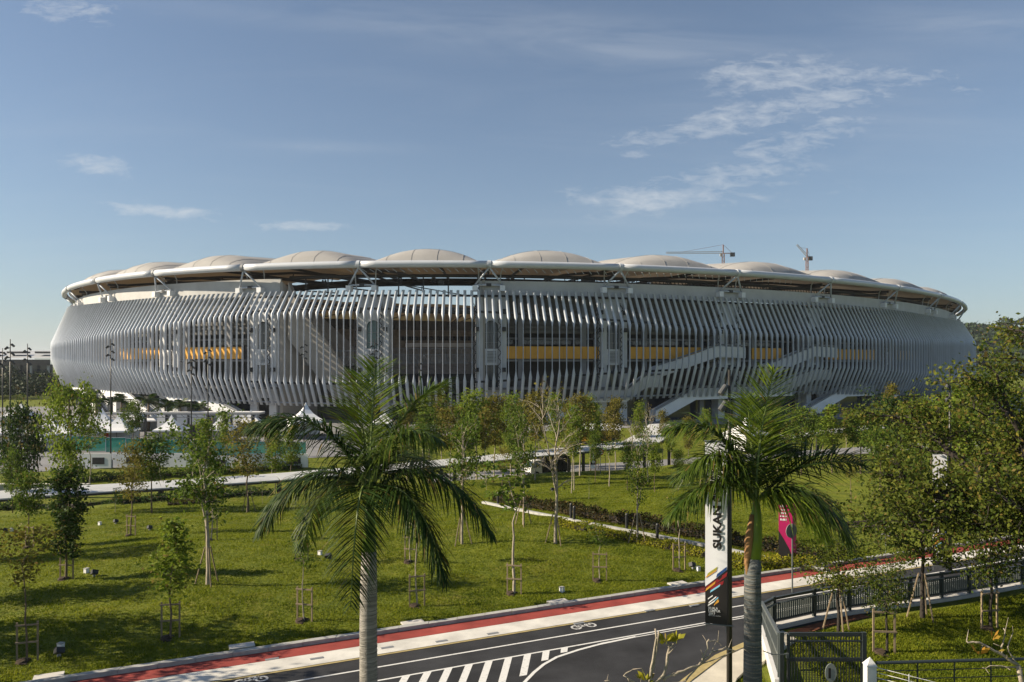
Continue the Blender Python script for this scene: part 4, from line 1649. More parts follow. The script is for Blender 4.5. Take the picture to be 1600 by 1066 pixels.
# garden trees behind the railing
G5 = 'young trees in the railed garden'
p_ = tree(1310, 990, 836, 'acacia', 'dark spreading young tree nearest the gate in the railed garden', G5, 1.05)
prop_poles(p_, 'timber props round the dark spreading young tree by the gate', 1.7)
p_ = tree(1386, 1022, 868, 'acacia', 'small pale stemmed tree with drooping dark leaves by the wire fence', G5, .72)
stake(p_ + Vector((-.1, -.05, 0)), 'bright timber stake frame with two crossbars in the garden', -.1, 1.15)
p_ = tree(1441, 968, 770, 'acacia', 'garden tree with a pale knobbly trunk and a spreading crown', G5, 1.0)
prop_poles(p_, 'timber props round the pale knobbly trunk in the garden', 1.7)
p_ = tree(1548, 985, 800, 'acacia', 'tree in the garden below the big limb, dark stem', G5, .9)
stake(p_, 'dark timber stake frame at the right side of the garden', .2, 1.1)

# great rain tree that reaches in from the right
RT = Vector((21.5, 29.5, 0))
rt = thing('rain_tree', 'great spreading rain tree with dark limbs reaching in over the road', 'tree', RT)
r = np.random.RandomState(8)
b = MB()
anch = []


def limb(P, r0, r1, n=7, wob=.12):
    P = [np.array(p, float) for p in P]
    t = np.linspace(0, 1, n)
    k = len(P) - 1
    out = []
    for q in t:
        pts = P
        while len(pts) > 1:
            pts = [a * (1 - q) + c * q for a, c in zip(pts, pts[1:])]
        out.append(pts[0] + r.normal(size=3) * wob * (0 < q < 1))
    b.tube(out, [r0 + (r1 - r0) * q for q in t], 7, cap=False)
    return out


limb([(0, 0, -.2), (.1, 0, 1.2), (-.2, 0, 2.6)], .42, .32, 5, .03)
main = [[(-.2, 0, 2.4), (-2, -.3, 3.2), (-4, -.5, 3.6), (-6.4, -.6, 5.0)], [(-.2, 0, 2.4), (-2.5, .4, 3.4), (-5.0, .3, 3.4), (-8.6, .2, 3.3)],
        [(-.2, 0, 2.6), (-1, -.6, 4.5), (-2.6, -1.2, 6.2), (-3.6, -1.4, 8.6)], [(-.2, 0, 2.6), (.6, .5, 5), (.2, .8, 7.5), (-.6, .6, 10.2)],
        [(-.2, 0, 2.6), (2, 1, 5), (4, 1.5, 7), (5, 2, 8.5)], [(-.2, 0, 2.6), (-1.6, 1.6, 4.2), (-3.2, 2.8, 6.4), (-5.0, 3.4, 7.2)],
        [(-.2, 0, 2.4), (-1.5, -2, 3.6), (-3, -3.2, 4.4), (-4.5, -3.8, 4.6)], [(-.2, 0, 2.6), (1, -2, 5), (1.5, -3, 7), (0, -3.5, 8.6)]]
for M_ in main:
    L1 = limb(M_, .27, .08, 9)
    for i in range(2, 9):
        for q in range(3):
            d = r.normal(size=3)
            d[2] = abs(d[2]) * .55 + .1
            d /= np.linalg.norm(d)
            ln = r.uniform(1.2, 2.6) * (1.1 - i * .05)
            p0 = L1[i]
            p2 = p0 + d * ln + np.array([-.3, 0, 0])
            L2 = limb([p0, p0 + d * ln * .5 + r.normal(size=3) * .25, p2], .06, .02, 5, .06)
            for j in (2, 3, 4):
                for w in range(3):
                    d2 = d * .4 + r.normal(size=3) * .7
                    d2 /= np.linalg.norm(d2)
                    e = L2[j] + d2 * r.uniform(.35, .9)
                    b.tube([L2[j], (L2[j] + e) / 2 + r.normal(size=3) * .05, e], [.018, .012, .006], 4, cap=False)
                    anch += [e, (L2[j] + e) / 2]
tm = b.mesh('rain_tree_trunk', 'bark_dark', True)
link('trunk', tm, rt)
A_ = np.array(anch)
nl = 38000
P = A_[r.randint(0, len(A_), nl)] + r.normal(size=(nl, 3)) * np.array([.30, .30, .16])
link('crown', quads_mesh('rain_tree_crown', leaves(r, P, .15, .6, .15), 'leaf_rain'), rt)
P = A_[r.randint(0, len(A_), 5000)] + r.normal(size=(5000, 3)) * np.array([.26, .26, .14])
P = P[P[:, 2] > 4.4]
link('young_foliage', quads_mesh('rain_tree_tips', leaves(r, P, .15, .6, .15), 'leaf_olive'), rt)

# ------------------------------------------------------------------ palms
def frond(parent, bez, L, m, rs_, npair=60, w=.036, gravity=.55, org=Vector((0, 0, 0)), lift=.35):
    """one feather leaf: midrib and two ranks of narrow leaflets, a part each"""
    P = [Vector(p) for p in bez]
    N_ = 26
    cen = []
    for i in range(N_ + 1):
        t = i / N_
        pts = P
        while len(pts) > 1:
            pts = [a.lerp(c, t) for a, c in zip(pts, pts[1:])]
        cen.append(pts[0])
    b = MB()
    b.tube(cen, [.035 * (1 - .85 * i / N_) + .004 for i in range(N_ + 1)], 5)
    fr = b.build('frond', 'rachis', parent)
    V = []
    for i in range(npair):
        t = .10 + .90 * (i + .5) / npair
        x = t * N_
        j = min(int(x), N_ - 1)
        c = cen[j].lerp(cen[j + 1], x - j)
        d = (cen[j + 1] - cen[j]).normalized()
        side = d.cross(Vector((0, 0, 1)))
        if side.length < .25:
            side = d.cross(Vector((0, 1, 0)))
        side.normalize()
        nrm = side.cross(d).normalized()
        ln = L * (.45 + .75 * math.sin(math.pi * min(1, .15 + .85 * t)) ** .8) * (1.0 if t < .9 else 1 - (t - .9) * 4)
        for sg in (-1, 1):
            for rank in (0, 1):
                a = lift * (1 if rank else -.35) + rs_.normal() * .16
                fwd = .55 + .35 * t + rs_.normal() * .08
                dd = (side * sg * math.cos(a) + nrm * math.sin(a) + d * fwd).normalized()
                l = ln * rs_.uniform(.8, 1.08)
                g = gravity * rs_.uniform(.7, 1.3)
                q = [c]
                for s in range(3):
                    dd2 = (dd + Vector((0, 0, -g * (.25 + .55 * s)))).normalized()
                    q.append(q[-1] + dd2 * l / 3)
                wv = dd.cross(Vector((rs_.normal() * .3, rs_.normal() * .3, 1)))
                if wv.length < .1:
                    wv = side.copy()
                wv = wv.normalized() * w * .5
                ws = (.7, 1.0, .75, .12)
                for s in range(3):
                    V.append([q[s] - wv * ws[s], q[s] + wv * ws[s], q[s + 1] + wv * ws[s + 1], q[s + 1] - wv * ws[s + 1]])
    V = np.array([[tuple(p) for p in f] for f in V])
    link('leaflets', quads_mesh('leaflets', V, m), fr)


rs2 = np.random.RandomState(21)
# first palm
D1 = 17.0
base1 = Vector(((576 - 800) / F * D1, D1, 0))
zc1 = HC - (772 - YH) * D1 / F
palm = thing('royal_palm', 'big royal palm with a bare grey trunk in the centre of the foreground', 'palm', base1)
MB().tube([(0, 0, -.2), (.01, 0, .8), (0, 0, 2.2), (-.01, 0, 3.6), (0, 0, 4.6), (.01, 0, 5.35)], [.27, .235, .20, .192, .185, .165], 20).build('trunk', 'palm_trunk', palm, smooth=True)
MB().tube([(.01, 0, 5.3), (.02, 0, 5.9), (.02, 0, zc1 + .15)], [.16, .13, .06], 14).build('crown_shaft', 'crown_shaft', palm, smooth=True)
def scars(parent, z1, rad):
    r_ = np.random.RandomState(6)
    b = MB()
    z = .1
    while z < z1:
        q = rad(z) + .002
        b.tube([(0, 0, z), (0, 0, z + .012 + .012 * r_.uniform())], q, 18, cap=False)
        z += .07 + .06 * r_.uniform()
    b.build('ring_scars', 'palm_scar', parent, smooth=True)['kind'] = 'stuff'


scars(palm, 5.2, lambda z: float(np.interp(z, [0, .8, 2.2, 3.6, 4.6, 5.35], [.262, .235, .20, .192, .185, .165])))
C1 = Vector((.02, 0, zc1))


def fronds(parent, C, spec, rs_, L):
    for (m, pts, g, lf) in spec:
        frond(parent, [C + Vector(p) for p in pts], L, m, rs_, gravity=g, lift=lf)


fronds(palm, C1, [
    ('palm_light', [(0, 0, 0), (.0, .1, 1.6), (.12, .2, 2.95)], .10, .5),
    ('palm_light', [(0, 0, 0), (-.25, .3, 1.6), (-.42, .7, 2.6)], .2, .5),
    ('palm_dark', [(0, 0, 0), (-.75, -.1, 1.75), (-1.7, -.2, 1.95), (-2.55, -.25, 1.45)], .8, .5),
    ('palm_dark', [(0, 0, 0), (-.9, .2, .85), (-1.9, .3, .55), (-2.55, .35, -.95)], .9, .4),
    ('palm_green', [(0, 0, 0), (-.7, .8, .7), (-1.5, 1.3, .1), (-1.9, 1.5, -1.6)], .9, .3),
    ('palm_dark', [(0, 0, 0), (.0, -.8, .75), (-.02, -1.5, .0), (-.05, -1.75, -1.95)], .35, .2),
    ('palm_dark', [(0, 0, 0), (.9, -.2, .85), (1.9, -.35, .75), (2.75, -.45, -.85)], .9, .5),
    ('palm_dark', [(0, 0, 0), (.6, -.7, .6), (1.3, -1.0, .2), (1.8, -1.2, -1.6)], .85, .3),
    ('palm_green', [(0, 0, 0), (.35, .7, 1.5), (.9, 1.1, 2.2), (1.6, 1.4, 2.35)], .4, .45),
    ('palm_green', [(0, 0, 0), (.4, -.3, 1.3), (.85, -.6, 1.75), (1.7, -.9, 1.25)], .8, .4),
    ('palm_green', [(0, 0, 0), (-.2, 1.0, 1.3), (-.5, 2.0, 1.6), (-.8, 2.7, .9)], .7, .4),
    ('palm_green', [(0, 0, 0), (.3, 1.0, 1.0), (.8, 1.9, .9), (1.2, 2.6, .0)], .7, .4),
], rs2, .92)
# second palm
D2 = 17.4
base2 = Vector(((1176 - 800) / F * D2, D2, 0))
zc2 = HC - (786 - YH) * D2 / F
palm2 = thing('royal_palm', 'second royal palm with a peeling brown sheath beside the lamp pole and banner', 'palm', base2)
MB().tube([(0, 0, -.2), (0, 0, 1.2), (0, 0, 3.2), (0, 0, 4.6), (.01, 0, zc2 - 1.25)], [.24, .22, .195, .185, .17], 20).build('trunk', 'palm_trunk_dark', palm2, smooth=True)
MB().tube([(.02, 0, zc2 - 1.3), (.06, 0, zc2 - .8), (.08, 0, zc2 - .3), (.09, 0, zc2 + .1)], [.165, .15, .12, .06], 14).build('crown_shaft', 'crown_shaft', palm2, smooth=True)
MB().tube([(-.13, -.05, zc2 - 1.75), (-.14, -.06, zc2 - 1.3), (-.11, -.08, zc2 - .8), (-.03, -.06, zc2 - .25)], [.02, .075, .10, .05], 8).build('dry_sheath', 'palm_sheath', palm2, smooth=True)
scars(palm2, zc2 - 1.4, lambda z: float(np.interp(z, [0, 1.2, 3.2, 4.6, zc2 - 1.25], [.236, .22, .195, .185, .17])))
C2 = Vector((.07, 0, zc2))
fronds(palm2, C2, [
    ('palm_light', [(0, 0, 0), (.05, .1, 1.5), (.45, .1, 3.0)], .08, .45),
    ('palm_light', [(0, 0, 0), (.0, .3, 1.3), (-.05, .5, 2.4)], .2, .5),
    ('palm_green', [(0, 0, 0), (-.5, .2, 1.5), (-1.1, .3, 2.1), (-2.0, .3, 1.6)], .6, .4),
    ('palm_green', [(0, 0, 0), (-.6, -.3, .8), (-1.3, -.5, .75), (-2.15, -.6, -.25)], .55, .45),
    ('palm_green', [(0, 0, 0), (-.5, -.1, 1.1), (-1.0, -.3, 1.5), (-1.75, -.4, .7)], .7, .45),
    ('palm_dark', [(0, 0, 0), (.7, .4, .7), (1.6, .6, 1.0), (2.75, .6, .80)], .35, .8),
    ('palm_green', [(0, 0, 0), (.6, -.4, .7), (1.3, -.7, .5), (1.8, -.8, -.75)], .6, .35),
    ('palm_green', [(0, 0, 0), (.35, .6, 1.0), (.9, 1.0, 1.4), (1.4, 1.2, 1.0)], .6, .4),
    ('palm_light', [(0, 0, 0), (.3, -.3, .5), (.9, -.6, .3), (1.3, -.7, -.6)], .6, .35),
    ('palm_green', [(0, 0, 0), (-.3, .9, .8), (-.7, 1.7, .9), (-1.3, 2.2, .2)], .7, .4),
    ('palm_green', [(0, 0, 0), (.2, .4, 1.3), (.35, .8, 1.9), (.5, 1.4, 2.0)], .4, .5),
], rs2, .90)


# palms on the plaza: one built, the rest copies
def small_palm():
    t = thing('plaza_palm', 'x', 'palm', (0, 0, 0), 0, 'palms along the foot of the stadium')
    MB().tube([(0, 0, -.3), (.03, 0, 2), (0, .02, 4.1)], [.20, .16, .13], 8).build('trunk', 'bark_brown', t, smooth=True)
    r_ = np.random.RandomState(2)
    V = []
    for i in range(17):
        a = i * 2.4
        el = r_.uniform(-.35, 1.35)
        d = Vector((math.cos(a) * math.cos(el), math.sin(a) * math.cos(el), math.sin(el)))
        L = 2.5
        p = [Vector((0, 0, 4.1)), Vector((0, 0, 4.1)) + d * L * .5 + Vector((0, 0, .3)), Vector((0, 0, 4.1)) + d * L + Vector((0, 0, -1.0))]
        for j in range(36):
            q = j / 36
            c = p[0].lerp(p[1], q).lerp(p[1].lerp(p[2], q), q)
            side = d.cross(Vector((0, 0, 1)))
            side = side.normalized() if side.length > .1 else Vector((1, 0, 0))
            for sg in (-1, 1):
                dd = (side * sg + d * .6 + Vector((0, 0, -.6))).normalized() * (.75 * math.sin(math.pi * (.15 + .8 * q)))
                w_ = d * .028
                V.append([c - w_, c + w_, c + dd + w_ * .3, c + dd - w_ * .3])
    V = np.array([[tuple(x) for x in f] for f in V])
    link('crown', quads_mesh('plaza_palm_crown', V, 'palm_dark'), t)
    return t


def copy_thing(o, loc, rz=0.0, s=1.0, label=None):
    c = o.copy()
    COL.objects.link(c)
    c.location = loc
    c.rotation_euler = (0, 0, rz)
    c.scale = (s, s, s)
    if label:
        c['label'] = label
    for ch in list(o.children):
        d = ch.copy()
        COL.objects.link(d)
        d.parent = c
        for g in list(ch.children):
            e = g.copy()
            COL.objects.link(e)
            e.parent = d
    return c


sp = small_palm()
for i, (px, yt, d, lab) in enumerate([(150, 612, 122, 'twin stemmed looking dark palm in front of the tall pagoda tent'), (108, 606, 135, 'dark palm behind the bright light green tree'),
                                      (130, 606, 140, 'dark palm just left of the palm before the pagoda tent'), (190, 612, 126, 'dark palm right of the tall pagoda tent'),
                                      (232, 612, 120, 'palm behind the three small pagoda tents'), (282, 620, 118, 'palm before the left end of the white stairs'),
                                      (258, 622, 124, 'palm above the covered gallery roof'), (312, 624, 126, 'yellowish palm beside the white stair parapet'),
                                      (35, 655, 105, 'palm over the white stall at the left edge')]):
    p = at_depth(px, d)
    h = HC - (yt - YH) * d / F - p.z
    (copy_thing(sp, p, i * 1.3, h / 5.6, lab) if i else None)
    if i == 0:
        sp.location = p
        sp.scale = (h / 5.6,) * 3
        sp['label'] = lab

# ------------------------------------------------------------------ hedges
def hedge(name, label, pts, wid, ht, m, n, seed, ls=.10, side=0.0):
    r_ = np.random.RandomState(seed)
    L_ = [ground_at(*p) for p in pts]
    out = []
    core = MB()
    for a, c in zip(L_, L_[1:]):
        d = (c - a)
        nrm = Vector((-d.y, d.x, 0)).normalized()
        k = max(40, int(n * d.length))
        t = r_.uniform(size=k)
        u = r_.uniform(-1, 1, k)
        w = r_.uniform(size=k) ** .5
        e = .85 + .25 * np.sin(t * d.length * 2.2 + seed) * np.sin(t * d.length * .9)
        hgt_ = ht * w * np.sqrt(np.clip(1 - (np.abs(u)) ** 3, 0, 1)) * e
        base = np.array(a)[None] + t[:, None] * np.array(d)[None] + (u * wid / 2 + side)[:, None] * np.array(nrm)[None]
        base[:, 2] = hgt(base[:, 0], base[:, 1]) + hgt_
        out.append(base)
        q = nrm * wid * .22
        o_ = nrm * side
        A = [a + o_ - q, a + o_ + q, c + o_ + q, c + o_ - q]
        core.add([v + Vector((0, 0, -.05)) for v in A] + [v + Vector((0, 0, ht * .38)) for v in A], [(0, 3, 2, 1), (4, 5, 6, 7), (0, 1, 5, 4), (1, 2, 6, 5), (2, 3, 7, 6), (3, 0, 4, 7)])
    t = thing(name, label, 'hedge', L_[len(L_) // 2])
    core.o = L_[len(L_) // 2]
    core.v = [tuple(Vector(v) - core.o) for v in core.v]
    core.build('stems', 'bark_dark', t)
    P = np.concatenate(out) - np.array(L_[len(L_) // 2])[None]
    link('foliage', quads_mesh(name, leaves(r_, P, ls, .65, 0), m), t)


hedge('flowering_hedge', 'dark red flowering hedge along the far side of the lawn path', [(760, 783), (830, 797), (900, 811), (1000, 829), (1110, 848), (1200, 866), (1262, 880)], 1.5, .75, 'leaf_red', 420, 1, .13, side=.9)
hedge('green_hedge', 'yellow green clipped hedge along the near side of the lawn path', [(878, 818), (930, 829), (1000, 843), (1060, 856), (1110, 866)], 1.1, .5, 'leaf_hedge', 520, 2, .10, side=-.6)
hedge('shrub_bed', 'bright yellow green shrub bed under the magenta flag', [(1135, 880), (1180, 884), (1230, 884), (1275, 884)], 2.2, .55, 'leaf_hedge', 760, 3, .11, side=0)
hedge('flower_bed', 'low pink flower bed on the far left lawn', [(262, 790), (300, 787), (336, 784)], .9, .35, 'leaf_red', 220, 6, .12)
hedge('hedge_bank', 'dark green planted bank below the covered walkway', [(-60, 802), (60, 797), (180, 790), (300, 782), (430, 775)], 2.0, .6, 'leaf_dark', 160, 7, .20, side=1.2)
hedge('low_hedge', 'low green hedge line on the bank below the mesh fence', [(120, 752), (240, 745), (360, 738), (470, 731)], 1.6, .8, 'leaf_green', 160, 9, .22, side=0)

# ------------------------------------------------------------------ grass tufts on the near lawn and garden
def grass(name, n, region, seed, h=.075):
    r_ = np.random.RandomState(seed)
    X = r_.uniform(region[0], region[1], n)
    v = region[2] + (region[3] - region[2]) * r_.uniform(size=n) ** 1.45
    Y = ROAD_I + ROAD_S * X + v
    keep = (np.abs(X / Y) < .76)
    X, Y = X[keep], Y[keep]
    Z = hgt(X, Y)
    n = len(X)
    a = r_.uniform(0, 6.28, n)
    cl = .6 + .8 * (np.sin(X * 2.1 + Y * 1.3) * np.sin(X * .7 - Y * 2.3) * .5 + .5)
    hh = h * cl * r_.uniform(.6, 1.5, n)
    w = .017 + .014 * r_.uniform(size=n)
    dx, dy = np.cos(a), np.sin(a)
    lean = r_.normal(size=(n, 2)) * .035
    B0 = np.stack([X - dx * w, Y - dy * w, Z - .01], 1)
    B1 = np.stack([X + dx * w, Y + dy * w, Z - .01], 1)
    T = np.stack([X + lean[:, 0], Y + lean[:, 1], Z + hh], 1)
    tag(link(name, quads_mesh(name, np.stack([B0, B1, T], 1), 'grass_blade', 3)), kind='stuff')


grass('lawn_grass', 640000, (-40, 18, .05, 44), 1, .048)


def grass_poly(name, n, poly, seed, h=.06):
    r_ = np.random.RandomState(seed)
    P = np.array(poly)
    X = r_.uniform(P[:, 0].min(), P[:, 0].max(), n)
    Y = r_.uniform(P[:, 1].min(), P[:, 1].max(), n)
    ins = np.zeros(n, bool)
    for (x0, y0), (x1, y1) in zip(poly, poly[1:] + poly[:1]):
        c = ((y0 > Y) != (y1 > Y)) & (X < (x1 - x0) * (Y - y0) / (y1 - y0 + 1e-12) + x0)
        ins ^= c
    X, Y = X[ins], Y[ins]
    n = len(X)
    a = r_.uniform(0, 6.28, n)
    hh = h * r_.uniform(.5, 1.5, n)
    w = .016 + .012 * r_.uniform(size=n)
    dx, dy = np.cos(a), np.sin(a)
    lean = r_.normal(size=(n, 2)) * .03
    z = np.zeros(n)
    T = np.stack([np.stack([X - dx * w, Y - dy * w, z], 1), np.stack([X + dx * w, Y + dy * w, z], 1), np.stack([X + lean[:, 0], Y + lean[:, 1], hh], 1)], 1)
    tag(link(name, quads_mesh(name, T, 'grass_blade', 3)), kind='stuff')


grass_poly('garden_grass', 170000, [(10.2, 26.9), (14, 28.6), (22, 32.0), (26, 33.8), (22, 22), (14, 20.5), (9.4, 21.6), (9.2, 25.5)], 3)
grass_poly('verge_grass', 16000, [(7.2, 23.6), (6.7, 22.9), (6.3, 22.0), (5.2, 20.0), (7.4, 20.0), (7.6, 23.9)], 4)

# ------------------------------------------------------------------ covered walkway beyond the lawn
def walkway(label, pts, wid, post_h, name='covered_walkway'):
    """pts: (px, py of the roof, depth)"""
    L_ = [at_depth(px, d, py) for px, py, d in pts]
    dense = []
    for a, c in zip(L_, L_[1:]):
        m_ = max(1, int(round((c - a).length / 6.2)))
        dense += [a.lerp(c, i / m_) for i in range(m_)]
    dense.append(L_[-1])
    o = dense[len(dense) // 2].copy()
    o.z = hz(o.x, o.y)
    t = thing(name, label, 'walkway', o)
    for i, (a, c) in enumerate(zip(dense, dense[1:])):
        d = (c - a).normalized()
        nrm = Vector((-d.y, d.x, 0)).normalized()
        c2 = a.lerp(c, .992)
        b = MB(o)
        ns = 9
        V = []
        for q in (a, c2):
            for j in range(ns):
                u = -1 + 2 * j / (ns - 1)
                V.append(q + nrm * u * wid / 2 + Vector((0, 0, .16 * (1 - u * u))))
            for j in range(ns):
                u = 1 - 2 * j / (ns - 1)
                V.append(q + nrm * u * wid / 2 + Vector((0, 0, .16 * (1 - u * u) - .10)))
        n2 = 2 * ns
        b.add(V, [(j, (j + 1) % n2, n2 + (j + 1) % n2, n2 + j) for j in range(n2)] + [tuple(range(n2 - 1, -1, -1)), tuple(range(n2, 2 * n2))])
        b.build('roof_panel', 'roof_white', t)
        b = MB(o)
        for sg in (-1, 1):
            e = nrm * sg * wid * .46 + Vector((0, 0, -.18))
            b.beam(a + e, c + e, .12, .22)
        b.build('edge_beam', 'dark_steel', t)
        b = MB(o)
        for j in range(5):
            q = a.lerp(c, j / 5) + Vector((0, 0, -.12))
            b.beam(q - nrm * wid * .46, q + nrm * wid * .46, .08, .12)
        b.build('rafters', 'grey_steel', t)
        if i % 1 == 0:
            for sg in ((-1, 1) if i % 2 else (-1,)):
                p = a + nrm * sg * wid * .36
                g = hz(p.x, p.y)
                MB(o).box((p.x, p.y, (p.z - .2 + g) / 2), (.34, .34, p.z - .2 - g)).build('post', 'post_dark', t)


walkway('long white roofed walkway on dark posts crossing behind the lawn', [(-60, 777, 60), (100, 766, 63.5), (250, 757, 67), (430, 745, 71.5), (560, 734, 75.5), (700, 722, 80.5), (800, 712, 84.5), (900, 702, 88), (1000, 691, 92), (1026, 676, 97), (1040, 664, 101)], 4.4, 2.5)
walkway('short white walkway roof behind the second palm at the foot of the stadium', [(1222, 682, 98), (1290, 674, 103), (1350, 669, 107), (1420, 662, 112)], 3.6, 2.5)

# covered gallery on the left plaza
o = at_depth(285, 112)
g = thing('covered_gallery', 'flat grey lattice roof gallery on dark columns before the white stairs', 'gallery', o)
zr = HC - (646 - YH) * 112 / F
for i in range(11):
    x0 = o.x - 11.5 + i * 2.1
    MB(o).box((x0 + 1.04, 112, zr), (2.06, 3.0, .22)).build('roof_panel', 'grey_steel', g)
for i in range(8):
    p = Vector((o.x - 11 + i * 3.1, 110.8, 0))
    gz = hz(p.x, p.y)
    MB(o).box((p.x, p.y, (zr + gz) / 2 - .06), (.42 if i % 2 else .25, .3, zr - gz - .12)).build('column', 'post_dark', g)
b = MB(o)
for i in range(24):
    b.beam((o.x - 11.5 + i, 110.45, zr - .11), (o.x - 11 + i, 110.45, zr - .5), .07)
b.beam((o.x - 11.5, 110.45, zr - .5), (o.x + 11.5, 110.45, zr - .5), .08)
b.build('lattice_edge', 'grey_steel', g)
# white marquee walls behind the gallery
o = at_depth(330, 117)
m_ = thing('marquee', 'long white marquee wall under the covered gallery', 'marquee', o)
for i in range(10):
    x0 = o.x - 7.5 + i * 1.5
    MB(o).box((x0, 117, o.z + 1.55), (1.44, .12, 3.0)).build('wall_panel', 'tent_white' if i % 4 != 1 else 'grey_steel', m_)
MB(o).box((o.x, 117.6, o.z + 3.15), (15.4, 2.0, .15)).build('roof', 'tent_white', m_)
o = at_depth(294, 109)
c_ = thing('site_container', 'dark container box standing in front of the marquee', 'container', o)
MB(o).box((o.x, 109, o.z + .95), (3.2, 1.6, 1.9)).build('body', 'truck_box', c_)
for i in range(8):
    MB(o).box((o.x - 1.4 + i * .4, 108.17, o.z + .95), (.07, .06, 1.75)).build('rib', 'dark_steel', c_)

# ------------------------------------------------------------------ tents
def pagoda():
    t = thing('pagoda_tent', 'x', 'tent', (0, 0, 0), 0, 'white pagoda tents on the plaza')
    b = MB()
    prof = [(2.55, 2.25), (2.5, 2.5), (1.7, 2.95), (1.0, 3.5), (.45, 4.2), (.12, 4.9), (.03, 5.15)]
    vs = [(sx * r_, sy * r_, z) for r_, z in prof for sx, sy in ((-1, -1), (1, -1), (1, 1), (-1, 1))]
    fs = [(4 * i + j, 4 * i + (j + 1) % 4, 4 * i + 4 + (j + 1) % 4, 4 * i + 4 + j) for i in range(len(prof) - 1) for j in range(4)]
    b.add(vs, fs)
    link('canopy', b.mesh('tent_canopy', 'tent_white'), t)
    leg = MB().box((0, 0, 1.1), (.09, .09, 2.3)).mesh('tent_leg', 'grey_steel')
    for sx in (-1, 1):
        for sy in (-1, 1):
            link('leg', leg, t, (2.4 * sx, 2.4 * sy, 0))
    link('back_wall', MB().box((0, 2.4, 1.2), (4.7, .05, 2.3)).mesh('tent_wall', 'tent_white'), t)
    link('side_wall', MB().box((-2.42, 0, 1.2), (.05, 4.6, 2.3)).mesh('tent_wall', 'tent_white'), t)
    return t


pg = pagoda()
for i, (px, yt, d, rz, lab) in enumerate([(160, 638, 104, .3, 'tall white pagoda tent, largest on the left plaza'), (120, 650, 106, .2, 'white pagoda tent between the bright tree and the tall pagoda tent'),
                                          (210, 637, 120, .1, 'first of three small pagoda peaks above the gallery, beside the tall tent'), (231, 637, 121, .1, 'middle of three small pagoda peaks above the gallery roof'),
                                          (250, 638, 122, .1, 'last of three small pagoda peaks above the gallery, beside the white stairs'), (392, 640, 116, .2, 'pagoda tent peak at the end of the gallery by the tower foot'),
                                          (478, 629, 112, .4, 'pagoda tent peak between the left palm fronds'), (33, 628, 125, .1, 'far pagoda tent between two floodlight masts at the left edge'),
                                          (12, 655, 100, .3, 'white stall tent at the left edge behind the dark broad tree'), (60, 672, 96, .2, 'low white stall tent left of the bright green tree'),
                                          (186, 646, 101, .15, 'white pagoda tent just right of the red banner stand'), (268, 648, 104, .1, 'white pagoda tent before the dark container'), (100, 654, 99, .2, 'white pagoda tent behind the bright green tree trunk'), (80, 648, 110, .1, 'white pagoda tent left of the bright green tree crown'), (345, 648, 106, .1, 'white pagoda tent under the right end of the gallery'),
                                          (1166, 650, 116, .5, 'white tent behind the tall banner and second palm'), (600, 640, 116, .1, 'white tent peak behind the big palm crown')]):
    p = at_depth(px, d)
    h = HC - (yt - YH) * d / F - p.z
    s = h / 5.15
    if i == 0:
        pg.location, pg.rotation_euler, pg.scale = p, (0, 0, rz), (s, s, s)
        pg['label'] = lab
    else:
        copy_thing(pg, p, rz, s, lab)
o = at_depth(166, 100)
t = thing('banner_stand', 'narrow red banner stand before the tall pagoda tent', 'banner', o)
MB(o).box((o.x, 100, o.z + 1.25), (.55, .08, 2.5)).build('cloth', 'sign_red', t)
MB(o).box((o.x, 100, o.z + .03), (.7, .5, .06)).build('foot', 'dark_steel', t)
o = at_depth(121, 101)
t = thing('display_board', 'blue display board at the front of the white stalls', 'board', o)
MB(o).box((o.x, 101, o.z + 1.5), (.9, .1, 1.5)).build('panel', 'blue_panel', t)
for x in (-.4, .4):
    MB(o).box((o.x + x, 101.08, o.z + .8), (.06, .06, 1.7)).build('leg', 'grey_steel', t)

# green mesh fence
o = at_depth(290, 96)
t = thing('mesh_fence', 'translucent green mesh fence along the left plaza', 'fence', o)
for i in range(12):
    x0 = o.x - 15 + i * 2.5
    y0 = 96 + i * .02
    g = hz(x0, y0)
    MB(o).box((x0 + 1.25, y0, g + .95), (2.45, .02, 1.75)).build('mesh_panel', 'green_mesh', t)
    MB(o).tube([(x0, y0, g), (x0, y0, g + 2.0)], .045, 6).build('post', 'white_tube', t)
    MB(o).beam((x0, y0 - .03, g + 1.86), (x0 + 2.5, y0 - .03, g + 1.86), .05).build('rail', 'white_tube', t)
# white hoarding
for i, (px, d, w, lab, blk) in enumerate([(205, 87, 4.2, 'white hoarding with a dark panel left of the lamp mast', 1), (150, 86, 3.4, 'white hoarding under the green mesh fence, far left', 1), (275, 88, 3.8, 'plain white hoarding before the mesh fence', 0),
                                          (338, 88, 4.0, 'white hoarding with a dark panel before the slim tree', 1), (400, 90, 3.8, 'plain white hoarding behind the reddish tree', 0), (456, 91, 3.8, 'white hoarding with a dark panel beside the palm fronds', 1)]):
    o = at_depth(px, d)
    t = thing('hoarding', lab, 'hoarding', o, 0, 'white hoardings on the left plaza')
    MB((0, 0, 0)).box((0, 0, .85), (w, .12, 1.6)).build('panel', 'tent_white', t)
    for x in (-w / 2 + .1, w / 2 - .1):
        MB((0, 0, 0)).box((x, .25, .45), (.08, .5, .9)).build('brace', 'grey_steel', t)
    if blk:
        MB((0, 0, 0)).box((.3, -.075, .85), (w * .4, .03, .75)).build('printed_panel', 'truck_box', t)
# low planter wall at the left
o = at_depth(35, 76)
t = thing('planter_wall', 'low grey planter wall at the left edge beyond the walkway', 'wall', o)
for i in range(8):
    MB(o).box((o.x - 7 + i * 1.8, 76, o.z + .55), (1.78, .4, 1.1)).build('block', 'kerb_concrete', t)
MB(o).box((o.x - .7, 75.98, o.z + 1.14), (14.6, .55, .09)).build('coping', 'concrete_pale', t)

